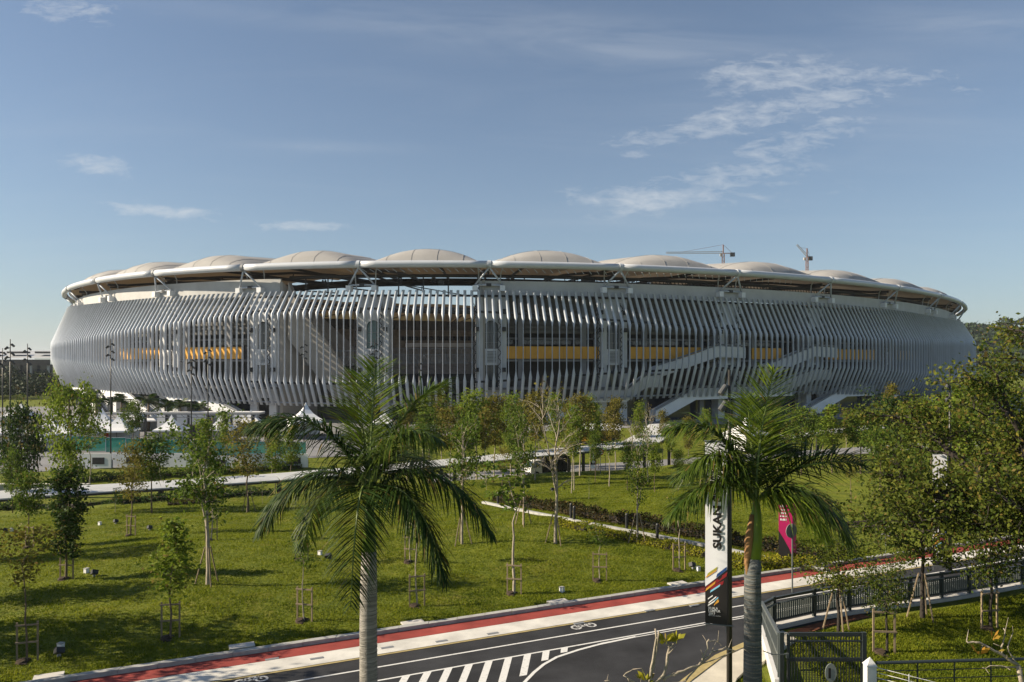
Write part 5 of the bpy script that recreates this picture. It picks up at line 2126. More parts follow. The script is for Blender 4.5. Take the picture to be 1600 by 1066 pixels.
# ------------------------------------------------------------------ truck, signs and kiosk by the service road
tp = Vector((4.2, 90.5, hz(4.2, 90.5) + .04))
tk = thing('box_truck', 'small box truck with white cab and dark cargo box on the road behind the lawn', 'truck', tp, math.radians(180 + 28))
# built along +x = forward
b = MB()
b.prism([(1.2, -.8), (2.72, -.8), (2.72, .8), (1.2, .8)], .5, 1.15)
b.add([(1.2, -.8, 1.15), (2.72, -.8, 1.15), (2.72, .8, 1.15), (1.2, .8, 1.15), (1.25, -.72, 2.0), (2.25, -.72, 2.0), (2.25, .72, 2.0), (1.25, .72, 2.0)],
      [(0, 1, 5, 4), (1, 2, 6, 5), (2, 3, 7, 6), (3, 0, 4, 7), (4, 5, 6, 7)])
cab = b.build('cab', 'truck_white', tk)
b = MB()
b.add([(2.70, -.70, 1.22), (2.70, .70, 1.22), (2.32, .64, 1.92), (2.32, -.64, 1.92)], [(0, 1, 2, 3)])
b.build('windscreen', 'glass_dark', cab)
for sy in (-1, 1):
    MB().add([(1.45, .812 * sy, 1.2), (2.4, .812 * sy, 1.2), (2.15, .74 * sy, 1.88), (1.45, .742 * sy, 1.88)], [(0, 1, 2, 3) if sy < 0 else (3, 2, 1, 0)]).build('side_window', 'glass_dark', cab)
    MB().box((2.74, .55 * sy, .85), (.06, .28, .16)).build('headlight', 'print_white', cab)
    MB().box((2.5, 1.0 * sy, 1.55), (.06, .16, .3)).build('mirror', 'dark_steel', cab)
MB().box((2.76, 0, .55), (.10, 1.6, .2)).build('bumper', 'dark_steel', cab)
bx_ = MB().box((-.75, 0, 1.6), (3.7, 1.9, 1.9)).build('cargo_box', 'truck_box', tk)
for x in np.arange(-2.4, 1.0, .42):
    for sy in (-1, 1):
        MB().box((x, .965 * sy, 1.6), (.05, .03, 1.8)).build('rib', 'dark_steel', bx_)
MB().box((0, 0, .55), (5.0, .8, .16)).build('chassis', 'dark_steel', tk)
for x in (1.95, -1.7):
    for sy in (-.72, .72):
        w = MB().tube([(x, sy - .12, .38), (x, sy + .12, .38)], .38, 16).build('wheel', 'tyre', tk)
        MB().tube([(x, sy - .13, .38), (x, sy + .13, .38)], .2, 10).build('rim', 'grey_steel', w)

p = at_depth(927, 78)
t = thing('sign_board', 'black upright sign board with white symbols beside the service road', 'sign', p)
MB().box((0, 0, 1.25), (.62, .08, 2.0)).build('board', 'banner_black', t)
MB().box((0, -.045, .42), (.56, .02, .36)).build('base_panel', 'print_white', t)
for z in (1.9, 1.45, 1.0):
    b = MB()
    b.add([(-.16, -.05, z - .14), (.16, -.05, z - .14), (.0, -.05, z + .16)], [(0, 1, 2)])
    b.box((0, -.046, z - .2), (.22, .01, .07))
    b.build('symbol', 'print_white', t)
for x in (-.25, .25):
    MB().box((x, .02, .12), (.05, .05, .26)).build('foot', 'dark_steel', t)


def round_sign(p, zc, rad, label, plate=True, ang=0.0, back=False):
    t = thing('road_sign', label, 'sign', p, ang)
    MB().tube([(0, 0, -.1), (0, 0, zc + rad)], .032, 8).build('pole', 'gate_light', t)
    n = 22
    disc = lambda y, r_: [(r_ * math.cos(2 * math.pi * k / n), y, zc + r_ * math.sin(2 * math.pi * k / n)) for k in range(n)]
    b = MB()
    b.add(disc(-.04, rad) + disc(-.06, rad), [tuple(range(n - 1, -1, -1))[::-1], tuple(range(n, 2 * n))] + [(k, (k + 1) % n, n + (k + 1) % n, n + k) for k in range(n)])
    f = b.build('disc', 'plate_grey' if back else 'sign_red', t)
    if not back:
        MB().add(disc(-.064, rad * .76), [tuple(range(n))]).build('face', 'print_white', f)
        b = MB()
        b.box((0, -.067, zc), (rad * .9, .004, rad * .26))
        b.build('symbol', 'banner_black', f)
    if plate:
        MB().box((0, -.05, zc - rad - .14), (rad * 2.1, .02, .17)).build('plate', 'print_white', t)


round_sign(at_depth(938, 76), 2.15, .32, 'round red sign beside the black sign board', False)
pp = at_depth(1384, 38.6)
round_sign(pp, HC - (823 - YH) * 38.6 / F - pp.z, .24, 'round road sign with a red rim and a small plate, by the far kerb')
pp = at(1238, 926)
round_sign(pp, 2.55, .30, 'round sign on a thin pole seen from behind, in front of the magenta banner', False, math.radians(205), True)

o = at_depth(930, 112)
t = thing('ticket_kiosk', 'kiosk with a white striped canopy over a yellow front, right of the slender trees', 'kiosk', o)
zt = HC - (662 - YH) * 112 / F
for i in range(9):
    b = MB(o)
    x0 = o.x - 3.4 + i * .76
    b.add([(x0, 112, zt), (x0 + .72, 112, zt), (x0 + .72, 109.6, zt - .75), (x0, 109.6, zt - .75), (x0, 112, zt - .1), (x0 + .72, 112, zt - .1), (x0 + .72, 109.6, zt - .85), (x0, 109.6, zt - .85)],
          [(0, 3, 2, 1), (4, 5, 6, 7), (0, 1, 5, 4), (1, 2, 6, 5), (2, 3, 7, 6), (3, 0, 4, 7)])
    b.build('canopy_strip', 'tent_white', t)
MB(o).box((o.x, 112.3, (zt + o.z) / 2), (6.6, .5, zt - o.z - .1)).build('back_wall', 'dark_wall', t)
for i in range(4):
    MB(o).box((o.x - 1.8 + i * 1.2, 111.9, o.z + 1.3), (1.14, .1, 1.5)).build('front_panel', 'yellow_panel', t)
for x in (-3.1, -2.4, 3.1):
    MB(o).box((o.x + x, 110, (zt - .8 + o.z) / 2), (.3, .3, zt - .85 - o.z)).build('post', 'post_dark', t)

# ------------------------------------------------------------------ floodlight masts
def mast(px, yt, d, label, heads, dia=.16, pos=None, z0=None, drop=.42, group='dark floodlight masts'):
    p = at_depth(px, d) if pos is None else pos
    zt = HC - (yt - YH) * p.y / F - p.z
    t = thing('floodlight_mast', label, 'lamp post', p, 0, group)
    MB().tube([(0, 0, -.1), (0, 0, zt * .5), (0, 0, zt)], [dia / 2, dia / 2 * .85, dia / 2 * .45], 12).build('pole', 'lamp_pole', t, smooth=True)
    MB().tube([(0, 0, -.05), (0, 0, .06)], dia * 1.2, 12).build('base_plate', 'dark_steel', t)
    for (dz, sx) in heads:
        z = zt - dz
        b = MB()
        b.beam((0, 0, z + .10), (sx * .12, -.04, z + .06), .04)
        b.tube([(sx * .07, -.03, z + .10), (sx * .10, -.04, z + .11), (sx * .24, -.09, z - .08), (sx * .255, -.095, z - .10)], [.05, .075, .085, .07], 10)
        b.build('floodlight_head', 'plate_dark' if dia > .15 and p.y < 40 else 'spot_black', t)
    return t


big = [(.6, 1), (1.5, 1), (2.4, 1), (.9, -1), (1.9, -1)]


def far_mast(px, yt, d, label):
    t = mast(px, yt, d, label, [], .18)
    zt = HC - (yt - YH) * d / F - t.location.z
    for dz, sx in big:
        b = MB()
        b.beam((0, 0, zt - dz), (sx * .4, -.1, zt - dz - .12), .08)
        b.beam((sx * .2, -.1, zt - dz + .08), (sx * .48, -.1, zt - dz - .18), .20, .16)
        b.build('floodlight_head', 'spot_black', t)


for px, yt, d, lab in [(4, 544, 92, 'floodlight mast cut by the left picture edge'), (16, 530, 80, 'tallest floodlight mast at the left, second from the edge'), (43, 537, 92, 'floodlight mast third from the left edge, before the far white roof'),
                       (173, 530, 92, 'floodlight mast in front of the sunlit left end of the stadium'), (299, 556, 100, 'floodlight mast before the left yellow balcony'), (325, 540, 96, 'floodlight mast just right of the one before the left yellow balcony'),
                       (475, 532, 104, 'floodlight mast before the slanting concrete wall in the facade'), (585, 530, 100, 'floodlight mast in front of the first arched tower'), (655, 562, 108, 'floodlight mast rising behind the big palm'),
                       (818, 636, 92, 'short dark mast among the slender trees')]:
    far_mast(px, yt, d, lab)
mast(1140, 578, 19.5, 'near lamp pole with two tube floodlights, beside the tall banner', [(.52, -1), (.93, -1)], .155, Vector((5.52, 19.5, .10)))
mast(1484, 576, 34.9, 'lamp pole by the road behind the railing with two tube floodlights', [(.85, -1), (1.42, -1)], .17, Vector((19.9, 34.9, 0.0)))

# ------------------------------------------------------------------ banners
def text_mesh(name, body, m, size, width=None, bold=.0):
    cu = bpy.data.curves.new(name, 'FONT')
    cu.body = body
    cu.size = size
    cu.offset = bold
    cu.resolution_u = 3
    cu.extrude = .002
    ob = bpy.data.objects.new(name, cu)
    COL.objects.link(ob)
    dg = bpy.context.evaluated_depsgraph_get()
    dg.update()
    me = bpy.data.meshes.new_from_object(ob.evaluated_get(dg))
    bpy.data.objects.remove(ob)
    bpy.data.curves.remove(cu)
    co = np.empty(len(me.vertices) * 3, np.float32)
    me.vertices.foreach_get('co', co)
    co = co.reshape(-1, 3)
    if width:
        co[:, 0] *= width / (co[:, 0].max() - co[:, 0].min())
    co[:, 0] -= co[:, 0].min()
    me.vertices.foreach_set('co', co.reshape(-1))
    me.materials.clear()
    me.materials.append(MATS[m])
    me.update()
    return me


def banner():
    """cloth hung between two arms; local x right, z up from the lower hem, front faces -y"""
    W, H = .54, 4.62
    t = thing('hanging_banner', 'x', 'banner', (0, 0, 0), 0, 'tall event banners on the lamp poles')
    k = H / 284.0                     # metres per photo pixel

    def Z(y):
        return (975 - y) * k

    def Y(x, z):
        return -.002 * math.sin(z * 2.1) - .012 * math.sin(x * 5.5 + .4 * math.sin(z * .9))

    def sheet(poly_rows, m, name, lift, parent):
        b = MB()
        vs, fs = [], []
        for (z, xa, xb) in poly_rows:
            for j in range(7):
                x = xa + (xb - xa) * j / 6
                vs.append((x, Y(x, z) - lift, z))
        for i in range(len(poly_rows) - 1):
            for j in range(6):
                a = i * 7 + j
                fs.append((a, a + 1, a + 8, a + 7))
        b.add(vs, fs)
        return b.build(name, m, parent, smooth=True)
    zs = np.linspace(0, H, 40)
    cloth = sheet([(z, -W / 2, W / 2) for z in zs], 'banner_white', 'cloth', 0, t)
    sheet([(z, -W / 2, W / 2) for z in zs], 'banner_white', 'cloth_back', -.006, t)
    # black foot with a slanting upper edge
    b = MB()
    x0, x1 = -W / 2, W / 2
    n = 12
    vs, fs = [], []
    for i in range(n + 1):
        x = x0 + (x1 - x0) * i / n
        top = Z(918) + (Z(889) - Z(918)) * i / n
        for j in range(16):
            z = top * j / 15
            vs.append((x, Y(x, z) - .004, z))
    for i in range(n):
        for j in range(15):
            a = i * 16 + j
            fs.append((a, a + 16, a + 17, a + 1))
    b.add(vs, fs)
    b.build('black_foot', 'banner_black', t, smooth=True)

    def stripe(xa, ya, xb, yb, th, m, lift=.008):
        """slanting stripe in photo pixels of the banner (x from 1103)"""
        b = MB()
        X = lambda x: (x - 1119) * W / 32
        P = [(X(xa), Z(ya + th)), (X(xb), Z(yb + th)), (X(xb + 1.2), Z(yb)), (X(xa + 1.2), Z(ya))]
        b.add([(x, Y(x, z) - lift, z) for x, z in P], [(0, 1, 2, 3)])
        b.build('stripe', m, t)
    stripe(1105.5, 897, 1120, 885, 4.2, 'banner_olive')
    stripe(1103.2, 902, 1119, 889.5, 3.0, 'banner_gold', .009)
    stripe(1119, 897, 1133.5, 884, 6, 'banner_blue')
    stripe(1103.2, 918, 1134, 892.5, 7, 'banner_red', .009)
    stripe(1110, 917, 1129, 906, 6, 'banner_red', .0085)
    stripe(1103.2, 921, 1117, 908, 4.5, 'banner_gold', .011)
    stripe(1110, 923, 1124, 912, 4.0, 'banner_sky', .011)
    # emblem: crossing strokes
    X = lambda x: (x - 1119) * W / 32
    for (xa, ya, xb, yb, th, m) in ((1107, 936, 1114, 930, 2.0, 'print_white'), (1108, 942, 1119, 931.5, 2.2, 'print_white'), (1107, 946, 1117, 938, 2.4, 'print_white'), (1114, 941, 1122, 932, 2.2, 'banner_sky'),
                                    (1116, 945, 1122, 935, 2.2, 'banner_gold'), (1119, 941, 1123, 937, 3.0, 'banner_gold'), (1113, 938, 1120, 931, 1.6, 'sign_red'), (1111, 940, 1116, 935, 2.0, 'banner_blue')):
        b = MB()
        P = [(X(xa), Z(ya + th)), (X(xb), Z(yb + th)), (X(xb), Z(yb)), (X(xa), Z(ya))]
        b.add([(x, Y(x, z) - .009, z) for x, z in P], [(0, 1, 2, 3)])
        b.build('emblem_stroke', m, t)
    for body, y, w, sz in (('KUALA', 952, 13.5, 5.2), ('LUMPUR', 956, 17, 5.2), ('2017', 960.5, 9.5, 5.2), ('29TH SEA GAMES', 962.5, 17.5, 1.6)):
        me_ = text_mesh('lettering', body, 'print_white', sz * k, w * W / 32, .0015 if sz > 2 else 0)
        l_ = link('lettering', me_, t, (X(1108), -.038, Z(y)))
        l_.rotation_euler = (math.radians(90), 0, 0)
    me_ = text_mesh('lettering', 'SUKAN SEA', 'banner_black', 15.5 * k * 1.08, 108 * k, .012)
    l_ = link('lettering', me_, t, (X(1126), -.040, Z(857)))
    l_.rotation_euler = Matrix(((0, -1, 0), (0, 0, -1), (1, 0, 0))).to_euler()
    for z in (-.02, H + .02):
        MB().tube([(-W / 2 - .03, .0, z), (W / 2 + .16, 0, z)], .018, 8).build('arm', 'gate_light', t)
    for x in (-W / 2 + .02, W / 2 - .03):
        MB().tube([(x, 0, -.02), (x, 0, -.20)], .010, 6).build('rod', 'gate_light', t)
    return t


bn = banner()
bn.location = ((1119 - 800) / F * 19.5, 19.5, HC - (975 - YH) * 19.5 / F)
bn.rotation_euler = (0, 0, math.radians(-15))
bn['label'] = 'tall white and black banner lettered SUKAN SEA beside the near lamp pole'
copy_thing(bn, ((1468.5 - 800) / F * 34.9, 34.9, HC - (884 - YH) * 34.9 / F), math.radians(-12), 1.1, 'distant tall banner half hidden behind the leaves of the great tree')
# three-sided magenta banner on the shrub bed
p = at_depth(1229, 36.6)
t = thing('banner_column', 'magenta three sided banner with a black foot standing in the shrub bed', 'banner', p)
Hh = HC - (788 - YH) * 36.6 / F - p.z
A_, B_, C_ = (-.42, -.12), (.16, -.32), (.50, .10)
b = MB()
for (u, w_) in ((A_, B_), (B_, C_), (C_, A_)):
    b.add([(u[0], u[1], 0), (w_[0], w_[1], 0), (w_[0], w_[1], Hh), (u[0], u[1], Hh)], [(0, 1, 2, 3)])
b.add([(*A_, Hh), (*B_, Hh), (*C_, Hh)], [(0, 1, 2)])
b.build('cloth', 'banner_pink', t)
off = Vector((-.02, -.05, 0)).normalized() * .006
q = lambda s, z: Vector((A_[0] + (B_[0] - A_[0]) * s, A_[1] + (B_[1] - A_[1]) * s, z)) + off
MB().add([q(0, .0), q(1, .0), q(1, .35), q(.75, .75), q(.4, 1.15), q(0, 1.55)], [(0, 1, 2, 3, 4, 5)]).build('black_foot', 'banner_black', t)
for (s0, s1, z, h_) in ((.12, .60, 2.05, .09), (.10, .66, 2.22, .06), (.16, .55, 2.36, .08), (.2, .5, 2.52, .07), (.14, .46, 2.68, .10)):
    n = 5
    for i in range(n):
        a0 = s0 + (s1 - s0) * i / n
        a1 = s0 + (s1 - s0) * (i + .72) / n
        MB().add([q(a0, z), q(a1, z), q(a1, z + h_), q(a0, z + h_)], [(0, 1, 2, 3)]).build('print_mark', 'print_white', t)

# ------------------------------------------------------------------ railing round the garden
posts_px = [(1187, 990), (1209, 978), (1272, 964), (1327, 955), (1376, 948), (1422, 942), (1471, 935), (1514, 928), (1556, 920.5), (1597, 913), (1640, 906), (1690, 898)]
PP = [at(x, y, .1) for x, y in posts_px]
o = PP[4].copy()
o.z = 0
rl = thing('garden_railing', 'dark steel railing with vertical bars along the garden edge of the road', 'railing', o)
bar = None
for i, (a, c) in enumerate(zip(PP, PP[1:])):
    d = (c - a)
    L_ = d.length
    d.normalize()
    nrm = Vector((d.y, -d.x, 0))
    az = math.atan2(d.y, d.x)
    mid = (a + c) / 2
    MB(o).box((mid.x, mid.y, .05), (L_ - .01, .34, .16), az).build('plinth', 'concrete_pale', rl)
    MB(o).box((a.x, a.y, .60), (.12, .10, 1.10), az).build('post', 'fence_steel', rl)
    MB(o).beam(a + Vector((0, 0, .98)), c + Vector((0, 0, .98)), .10, .09).build('top_rail', 'fence_steel', rl)
    MB(o).beam(a + Vector((0, 0, .20)), c + Vector((0, 0, .20)), .07, .07).build('bottom_rail', 'fence_steel', rl)
    hr = nrm * .12 + Vector((0, 0, .84))
    MB(o).tube([a + hr, c + hr], .026, 8).build('handrail', 'gate_light', rl, smooth=True)
    nb_ = max(3, int(L_ / .105))
    nb_ = min(nb_, 22)
    bm = MB().box((0, 0, .545), (.072, .022, .66)).mesh('railing_bar', 'fence_bar')
    for j in range(1, nb_):
        q = a + d * L_ * j / nb_
        x = link('bar', bm, rl, Vector((q.x, q.y, .05)) - o)
        x.rotation_euler = (0, 0, az)
    for j in range(5):
        q = a + d * L_ * (j + .5) / 5
        MB(o).beam(q + nrm * .03 + Vector((0, 0, .74)), q + hr, .03).build('handrail_bracket', 'fence_steel', rl)
# wall-top fence that comes towards the camera
W0, W1 = Vector((8.75, 26.9, 0)), Vector((7.66, 22.05, 0))
o = W1.copy()
t = thing('wall_fence', 'dark bar fence on a low white wall between the railing and the gate', 'fence', o)
d = (W1 - W0).normalized()
az = math.atan2(d.y, d.x)
for i in range(3):
    p, q = W0.lerp(W1, i / 3), W0.lerp(W1, (i + .99) / 3)
    m_ = (p + q) / 2
    MB(o).box((m_.x, m_.y, .16), ((q - p).length, .22, .52), az).build('wall_block', 'white_paint', t)
zt = lambda f: 1.12 + .60 * f
zb = lambda f: .47 + .05 * f
for f in (0, .33, .66, 1):
    p = W0.lerp(W1, f)
    MB(o).box((p.x, p.y, (zt(f) + .55) / 2), (.07, .07, zt(f) - .55 + .1), az).build('post', 'gate_light', t)
MB(o).beam(W0 + Vector((0, 0, zt(0))), W1 + Vector((0, 0, zt(1))), .10, .09).build('top_rail', 'gate_light', t)
MB(o).beam(W0 + Vector((0, 0, (zt(0) + zb(0)) / 2)), W1 + Vector((0, 0, (zt(1) + zb(1)) / 2)), .06, .08).build('middle_rail', 'gate_light', t)
for j in range(38):
    f = (j + .5) / 38
    p = W0.lerp(W1, f)
    MB(o).beam(p + Vector((0, 0, zb(f))), p + Vector((0, 0, zt(f) - .03)), .022, .05).build('bar', 'fence_steel', t)
# gate
gx0, gx1, gy_ = 7.72, 10.12, 22.0
o = Vector((gx0, gy_, 0))
t = thing('garden_gate', 'dark steel gate of thin vertical bars at the garden corner', 'gate', o)
for x in (gx0, gx1 - .04):
    MB(o).box((x, gy_, .9), (.12, .10, 1.8)).build('gate_post', 'fence_steel', t)
MB(o).box((gx0 + .20, gy_, .9), (.08, .06, 1.66)).build('stile', 'fence_steel', t)
for z, h in ((1.74, .11), (1.55, .04), (1.02, .10), (.10, .09)):
    MB(o).box(((gx0 + gx1) / 2 + .08, gy_, z), (gx1 - gx0 - .26, .055, h)).build('rail', 'fence_steel', t)
gb = MB().box((0, 0, .92), (.022, .022, 1.6)).mesh('gate_bar', 'fence_steel')
for j in range(25):
    link('bar', gb, t, (.30 + j * .082, .0, 0))
b = MB(o)
b.tube([(gx0 - .6, gy_ - .2, 1.34), (gx0 - .3, gy_ - .16, 1.22), (gx0 + .02, gy_ - .1, 1.20), (gx0 + .14, gy_ - .08, 1.22)], .014, 5)
b.build('chain', 'gate_light', t)
MB(o).box((gx0 + .14, gy_ - .08, 1.16), (.07, .04, .14)).build('padlock', 'gate_light', t)
# numbered plate on a short stake
o = at(1298, 1050, 1.22)
o.z = 0
t = thing('number_plate_post', 'grey rounded plate with the number 1 on a stake before the gate', 'sign', o)
MB().box((0, .03, .55), (.05, .04, 1.3)).build('stake', 'fence_steel', t)
n = 24
pl = [(.155 * math.cos(2 * math.pi * k / n), .0, 1.20 + .25 * math.sin(2 * math.pi * k / n)) for k in range(n)]
pl2 = [(x, -.02, z) for x, y, z in pl]
MB().add(pl + pl2, [tuple(range(n - 1, -1, -1))[::-1], tuple(range(n, 2 * n))] + [(k, (k + 1) % n, n + (k + 1) % n, n + k) for k in range(n)]).build('plate', 'plate_grey', t)
l_ = link('lettering', text_mesh('lettering', '1', 'banner_black', .36, None, .014), t, (-.07, -.026, 1.07))
l_.rotation_euler = (math.radians(90), 0, 0)
# white post and wire fence
o = Vector((9.32, 20, 0))
t = thing('fence_post', 'white square post with a pointed cap beside the gate', 'post', o)
b = MB()
b.box((0, 0, .80), (.24, .24, 1.7))
b.add([(-.14, -.14, 1.65), (.14, -.14, 1.65), (.14, .14, 1.65), (-.14, .14, 1.65), (0, 0, 1.86)], [(0, 1, 4), (1, 2, 4), (2, 3, 4), (3, 0, 4)])
b.build('post', 'white_paint', t)
o = Vector((13, 20.2, 0))
t = thing('wire_fence', 'low wire fence with a dark top pipe at the bottom right of the garden', 'fence', o)
MB(o).tube([(9.48, 20.0, 1.70), (18.5, 20.6, 1.70)], .045, 8).build('top_pipe', 'fence_steel', t)
for z in (1.48, 1.26, 1.04, .80, .55):
    MB(o).tube([(9.48, 20.0, z), (18.5, 20.6, z)], .013, 4).build('wire', 'fence_steel', t)
for i in range(9):
    MB(o).tube([(10.6 + i * 1.0, 20.07 + i * .066, 0), (10.6 + i * 1.0, 20.07 + i * .066, 1.7)], .02, 5).build('upright', 'fence_steel', t)
o = Vector((10.6, 18.6, 0))
t = thing('white_wire_fence', 'white wire mesh running from the white post towards the lower right corner', 'fence', o)
for i in range(9):
    z = 1.62 - i * .13
    MB(o).tube([(9.42, 19.92, z), (12.4, 17.2, z)], .009, 4).build('wire', 'white_paint', t)
for i in range(5):
    f = (i + 1) / 5
    MB(o).tube([(9.42 + 2.98 * f, 19.92 - 2.72 * f, 0), (9.42 + 2.98 * f, 19.92 - 2.72 * f, 1.66)], .016, 5).build('upright', 'white_paint', t)
# bare earth beside the fence foot
tag(MB().prism([(9.2, 26.6), (9.9, 27.3), (11.4, 28.2), (13.2, 29.1), (13.4, 28.75), (11.6, 27.8), (10.2, 26.9)], -.05, .018).build('bare_earth', 'earth'), kind='structure')
r_ = np.random.RandomState(31)
n = 5200
X, Y = r_.uniform(7.9, 17, n), r_.uniform(20.3, 21.9, n)
P = np.stack([X, Y, np.abs(r_.normal(size=n)) * .05], 1)
tag(link('leaf_litter', quads_mesh('leaf_litter', leaves(r_, P, .09, .7, 0), 'earth')), kind='stuff')

# ------------------------------------------------------------------ small things on the lawn
hd = MB().box((0, 0, .17), (.26, .20, .18), .2).mesh('spot_head', 'spot_black')
ft = MB().box((0, 0, .04), (.10, .10, .10)).mesh('spot_foot', 'grey_steel')
jb = MB().box((0, 0, .09), (.17, .15, .2)).mesh('junction_body', 'print_white')
lid = MB().box((0, 0, .20), (.19, .17, .03)).mesh('junction_lid', 'kerb_concrete')
for px, py, lab in [(7, 833, 'lawn spotlight at the left edge below the walkway'), (181, 819, 'black lawn spotlight left of the small russet tree'), (234, 829, 'black lawn spotlight right of the small russet tree'),
                    (147, 902, 'lawn spotlight right of the dark columnar tree'), (92, 1027, 'lawn spotlight in the lower left corner of the lawn'), (516, 874, 'lawn spotlight left of the big palm trunk'),
                    (1083, 890, 'lawn spotlight beside the tall banner'), (863, 768, 'lawn spotlight on the lawn below the truck')]:
    t = thing('lawn_spotlight', lab, 'spotlight', ground_at(px, py), tree_rng.uniform(0, 3), 'spotlights set in the lawn')
    h_ = link('head', hd, t)
    h_.rotation_euler = (-.5, .2, 0)
    h_.location = (0, .02, .03)
    link('foot', ft, t)
for px, py, lab in [(156, 821, 'white junction box left of the black spotlight on the far lawn'), (18, 831, 'white junction box at the left edge of the lawn'), (95, 1016, 'white junction box in the lower left corner'), (135, 896, 'pale junction box near the dark columnar tree'),
                    (500, 868, 'white junction box left of the big palm trunk'), (1091, 893, 'white junction box beside the tall banner'), (878, 926, 'white junction box on the open lawn near the cycle path')]:
    t = thing('junction_box', lab, 'junction box', ground_at(px, py), tree_rng.uniform(0, 3), 'small junction boxes on the lawn')
    link('body', jb, t)
    link('lid', lid, t)
cv = MB().box((0, 0, .0), (.80, .42, .14)).mesh('inspection_cover', 'concrete_pale')
for px, py, lab in [(76, 1060, 'pale inspection slab at the lower left by the kerb'), (378, 1013, 'pale inspection slab left of the palm by the kerb'), (645, 976, 'pale inspection slab right of the palm by the kerb'),
                    (872, 942, 'pale inspection slab on the lawn below the red hedge'), (1059, 914, 'pale inspection slab left of the tall banner')]:
    p = ground_at(px, py)
    x = link('inspection_slab', cv, None, p + Vector((0, 0, .0)))
    x.rotation_euler = (0, 0, .43)
    tag(x, lab, 'slab', 'inspection slabs in the lawn')
bl = MB().tube([(0, 0, -.05), (0, 0, .62), (0, 0, .66)], [.08, .08, .05], 10).mesh('bollard', 'post_dark')
for px, py, lab in [(892, 811, 'dark bollard light at the left end of the red hedge'), (897, 816, 'second bollard light just below the one at the hedge end'), (979, 829, 'grey bollard light in the middle of the red hedge'), (1027, 846, 'bollard light below the red hedge near the Y shaped tree'), (778, 790, 'dark bollard at the palm end of the path')]:
    x = link('bollard_light', bl, None, ground_at(px, py))
    tag(x, lab, 'bollard', 'bollard lights along the lawn path')
    x.scale = (1, 1, 1.4)

# ------------------------------------------------------------------ bare shrubs close to the camera
def shrub(name, label, base, paths, clusters, seed, leafm):
    t = thing(name, label, 'shrub', base)
    r_ = np.random.RandomState(seed)
    b = MB(base)
    for P, r0, r1 in paths:
        n_ = len(P)
        Q = []
        for i in range((n_ - 1) * 4 + 1):
            k, f = divmod(i, 4)
            q = P[min(k, n_ - 1)].lerp(P[min(k + 1, n_ - 1)], f / 4)
            Q.append(q + Vector(r_.normal(size=3) * .010))
        b.tube(Q, [r0 + (r1 - r0) * i / (len(Q) - 1) for i in range(len(Q))], 6)
        for i in range(2, len(Q), 5):
            d = Vector(r_.normal(size=3))
            d.normalize()
            e = Q[i] + d * r_.uniform(.06, .2) + Vector((0, 0, .05))
            if len(P) > 2:
                b.tube([Q[i], e], [r1 * .8 + .002, .003], 4)
    b.build('branches', 'bark_pale', t, smooth=True)
    V = []
    for c, n_, s, ls in clusters:
        for i in range(n_):
            d = Vector(r_.normal(size=3))
            d.z = abs(d.z) + .35
            d.normalize()
            w = d.cross(Vector(r_.normal(size=3))).normalized()
            l = ls * r_.uniform(.6, 1.1)
            a = c + d * s * .2
            V.append([a, a + d * l * .6 + w * l * .2, a + d * l, a + d * l * .6 - w * l * .2])
    V = np.array([[tuple(p - base) for p in f] for f in V])
    link('leaves', quads_mesh('shrub_leaves', V, leafm), t)


D_ = 13.0
q = lambda px, py, d=D_: at_depth(px, d, py)
B0 = at_depth(1010, 13.0)
shrub('plumeria_shrub', 'nearly bare plumeria shrub with two yellow green leaf tufts at the bottom edge', B0,
      [([B0 + Vector((0, 0, -.1)), q(1005, 1150), q(1012, 1080)], .05, .032), ([q(1012, 1080), q(1020, 1030), q(1026, 984)], .026, .016), ([q(1012, 1080), q(1024, 1028), q(1030, 985)], .022, .015),
       ([q(1012, 1080), q(1036, 1055), q(1046, 1012), q(1042, 1004)], .035, .016), ([q(1046, 1012), q(1054, 1004)], .02, .014), ([q(1036, 1062), q(1060, 1050), q(1090, 1040), q(1112, 1020), q(1134, 1012), q(1150, 1018)], .026, .008),
       ([q(1095, 1036), q(1103, 1018), q(1107, 1000), q(1122, 1004), q(1132, 1010)], .018, .006), ([q(1012, 1085), q(990, 1066), q(975, 1055), q(988, 1046)], .024, .007), ([q(1060, 1050), q(1040, 1058)], .014, .01),
       ([q(1030, 1070), q(1070, 1064), q(1098, 1038), q(1160, 1012)], .02, .006), ([q(1012, 1085), q(955, 1066), q(945, 1064)], .02, .006)],
      [(q(1041, 1003), 20, .12, .19), (q(1056, 1002), 16, .12, .18), (q(1010, 1066), 14, .2, .19)], 3, 'leaf_yellow')
D_ = 14.0
B0 = at_depth(1600, 14.0)
shrub('plumeria_shrub', 'bare branch with a few orange and yellow leaves at the lower right edge', B0,
      [([B0 + Vector((0, 0, -.1)), q(1610, 1110), q(1590, 1040)], .06, .04), ([q(1590, 1040), q(1560, 1020), q(1530, 1005), q(1510, 1002)], .03, .012), ([q(1565, 1022), q(1568, 1000), q(1570, 982)], .016, .008),
       ([q(1590, 1040), q(1575, 1010), q(1585, 985)], .016, .006), ([q(1590, 1045), q(1556, 1040), q(1535, 1044)], .014, .006)],
      [(q(1550, 1000), 6, .2, .17), (q(1530, 1024), 5, .2, .22), (q(1558, 1018), 3, .1, .14)], 5, 'leaf_autumn')

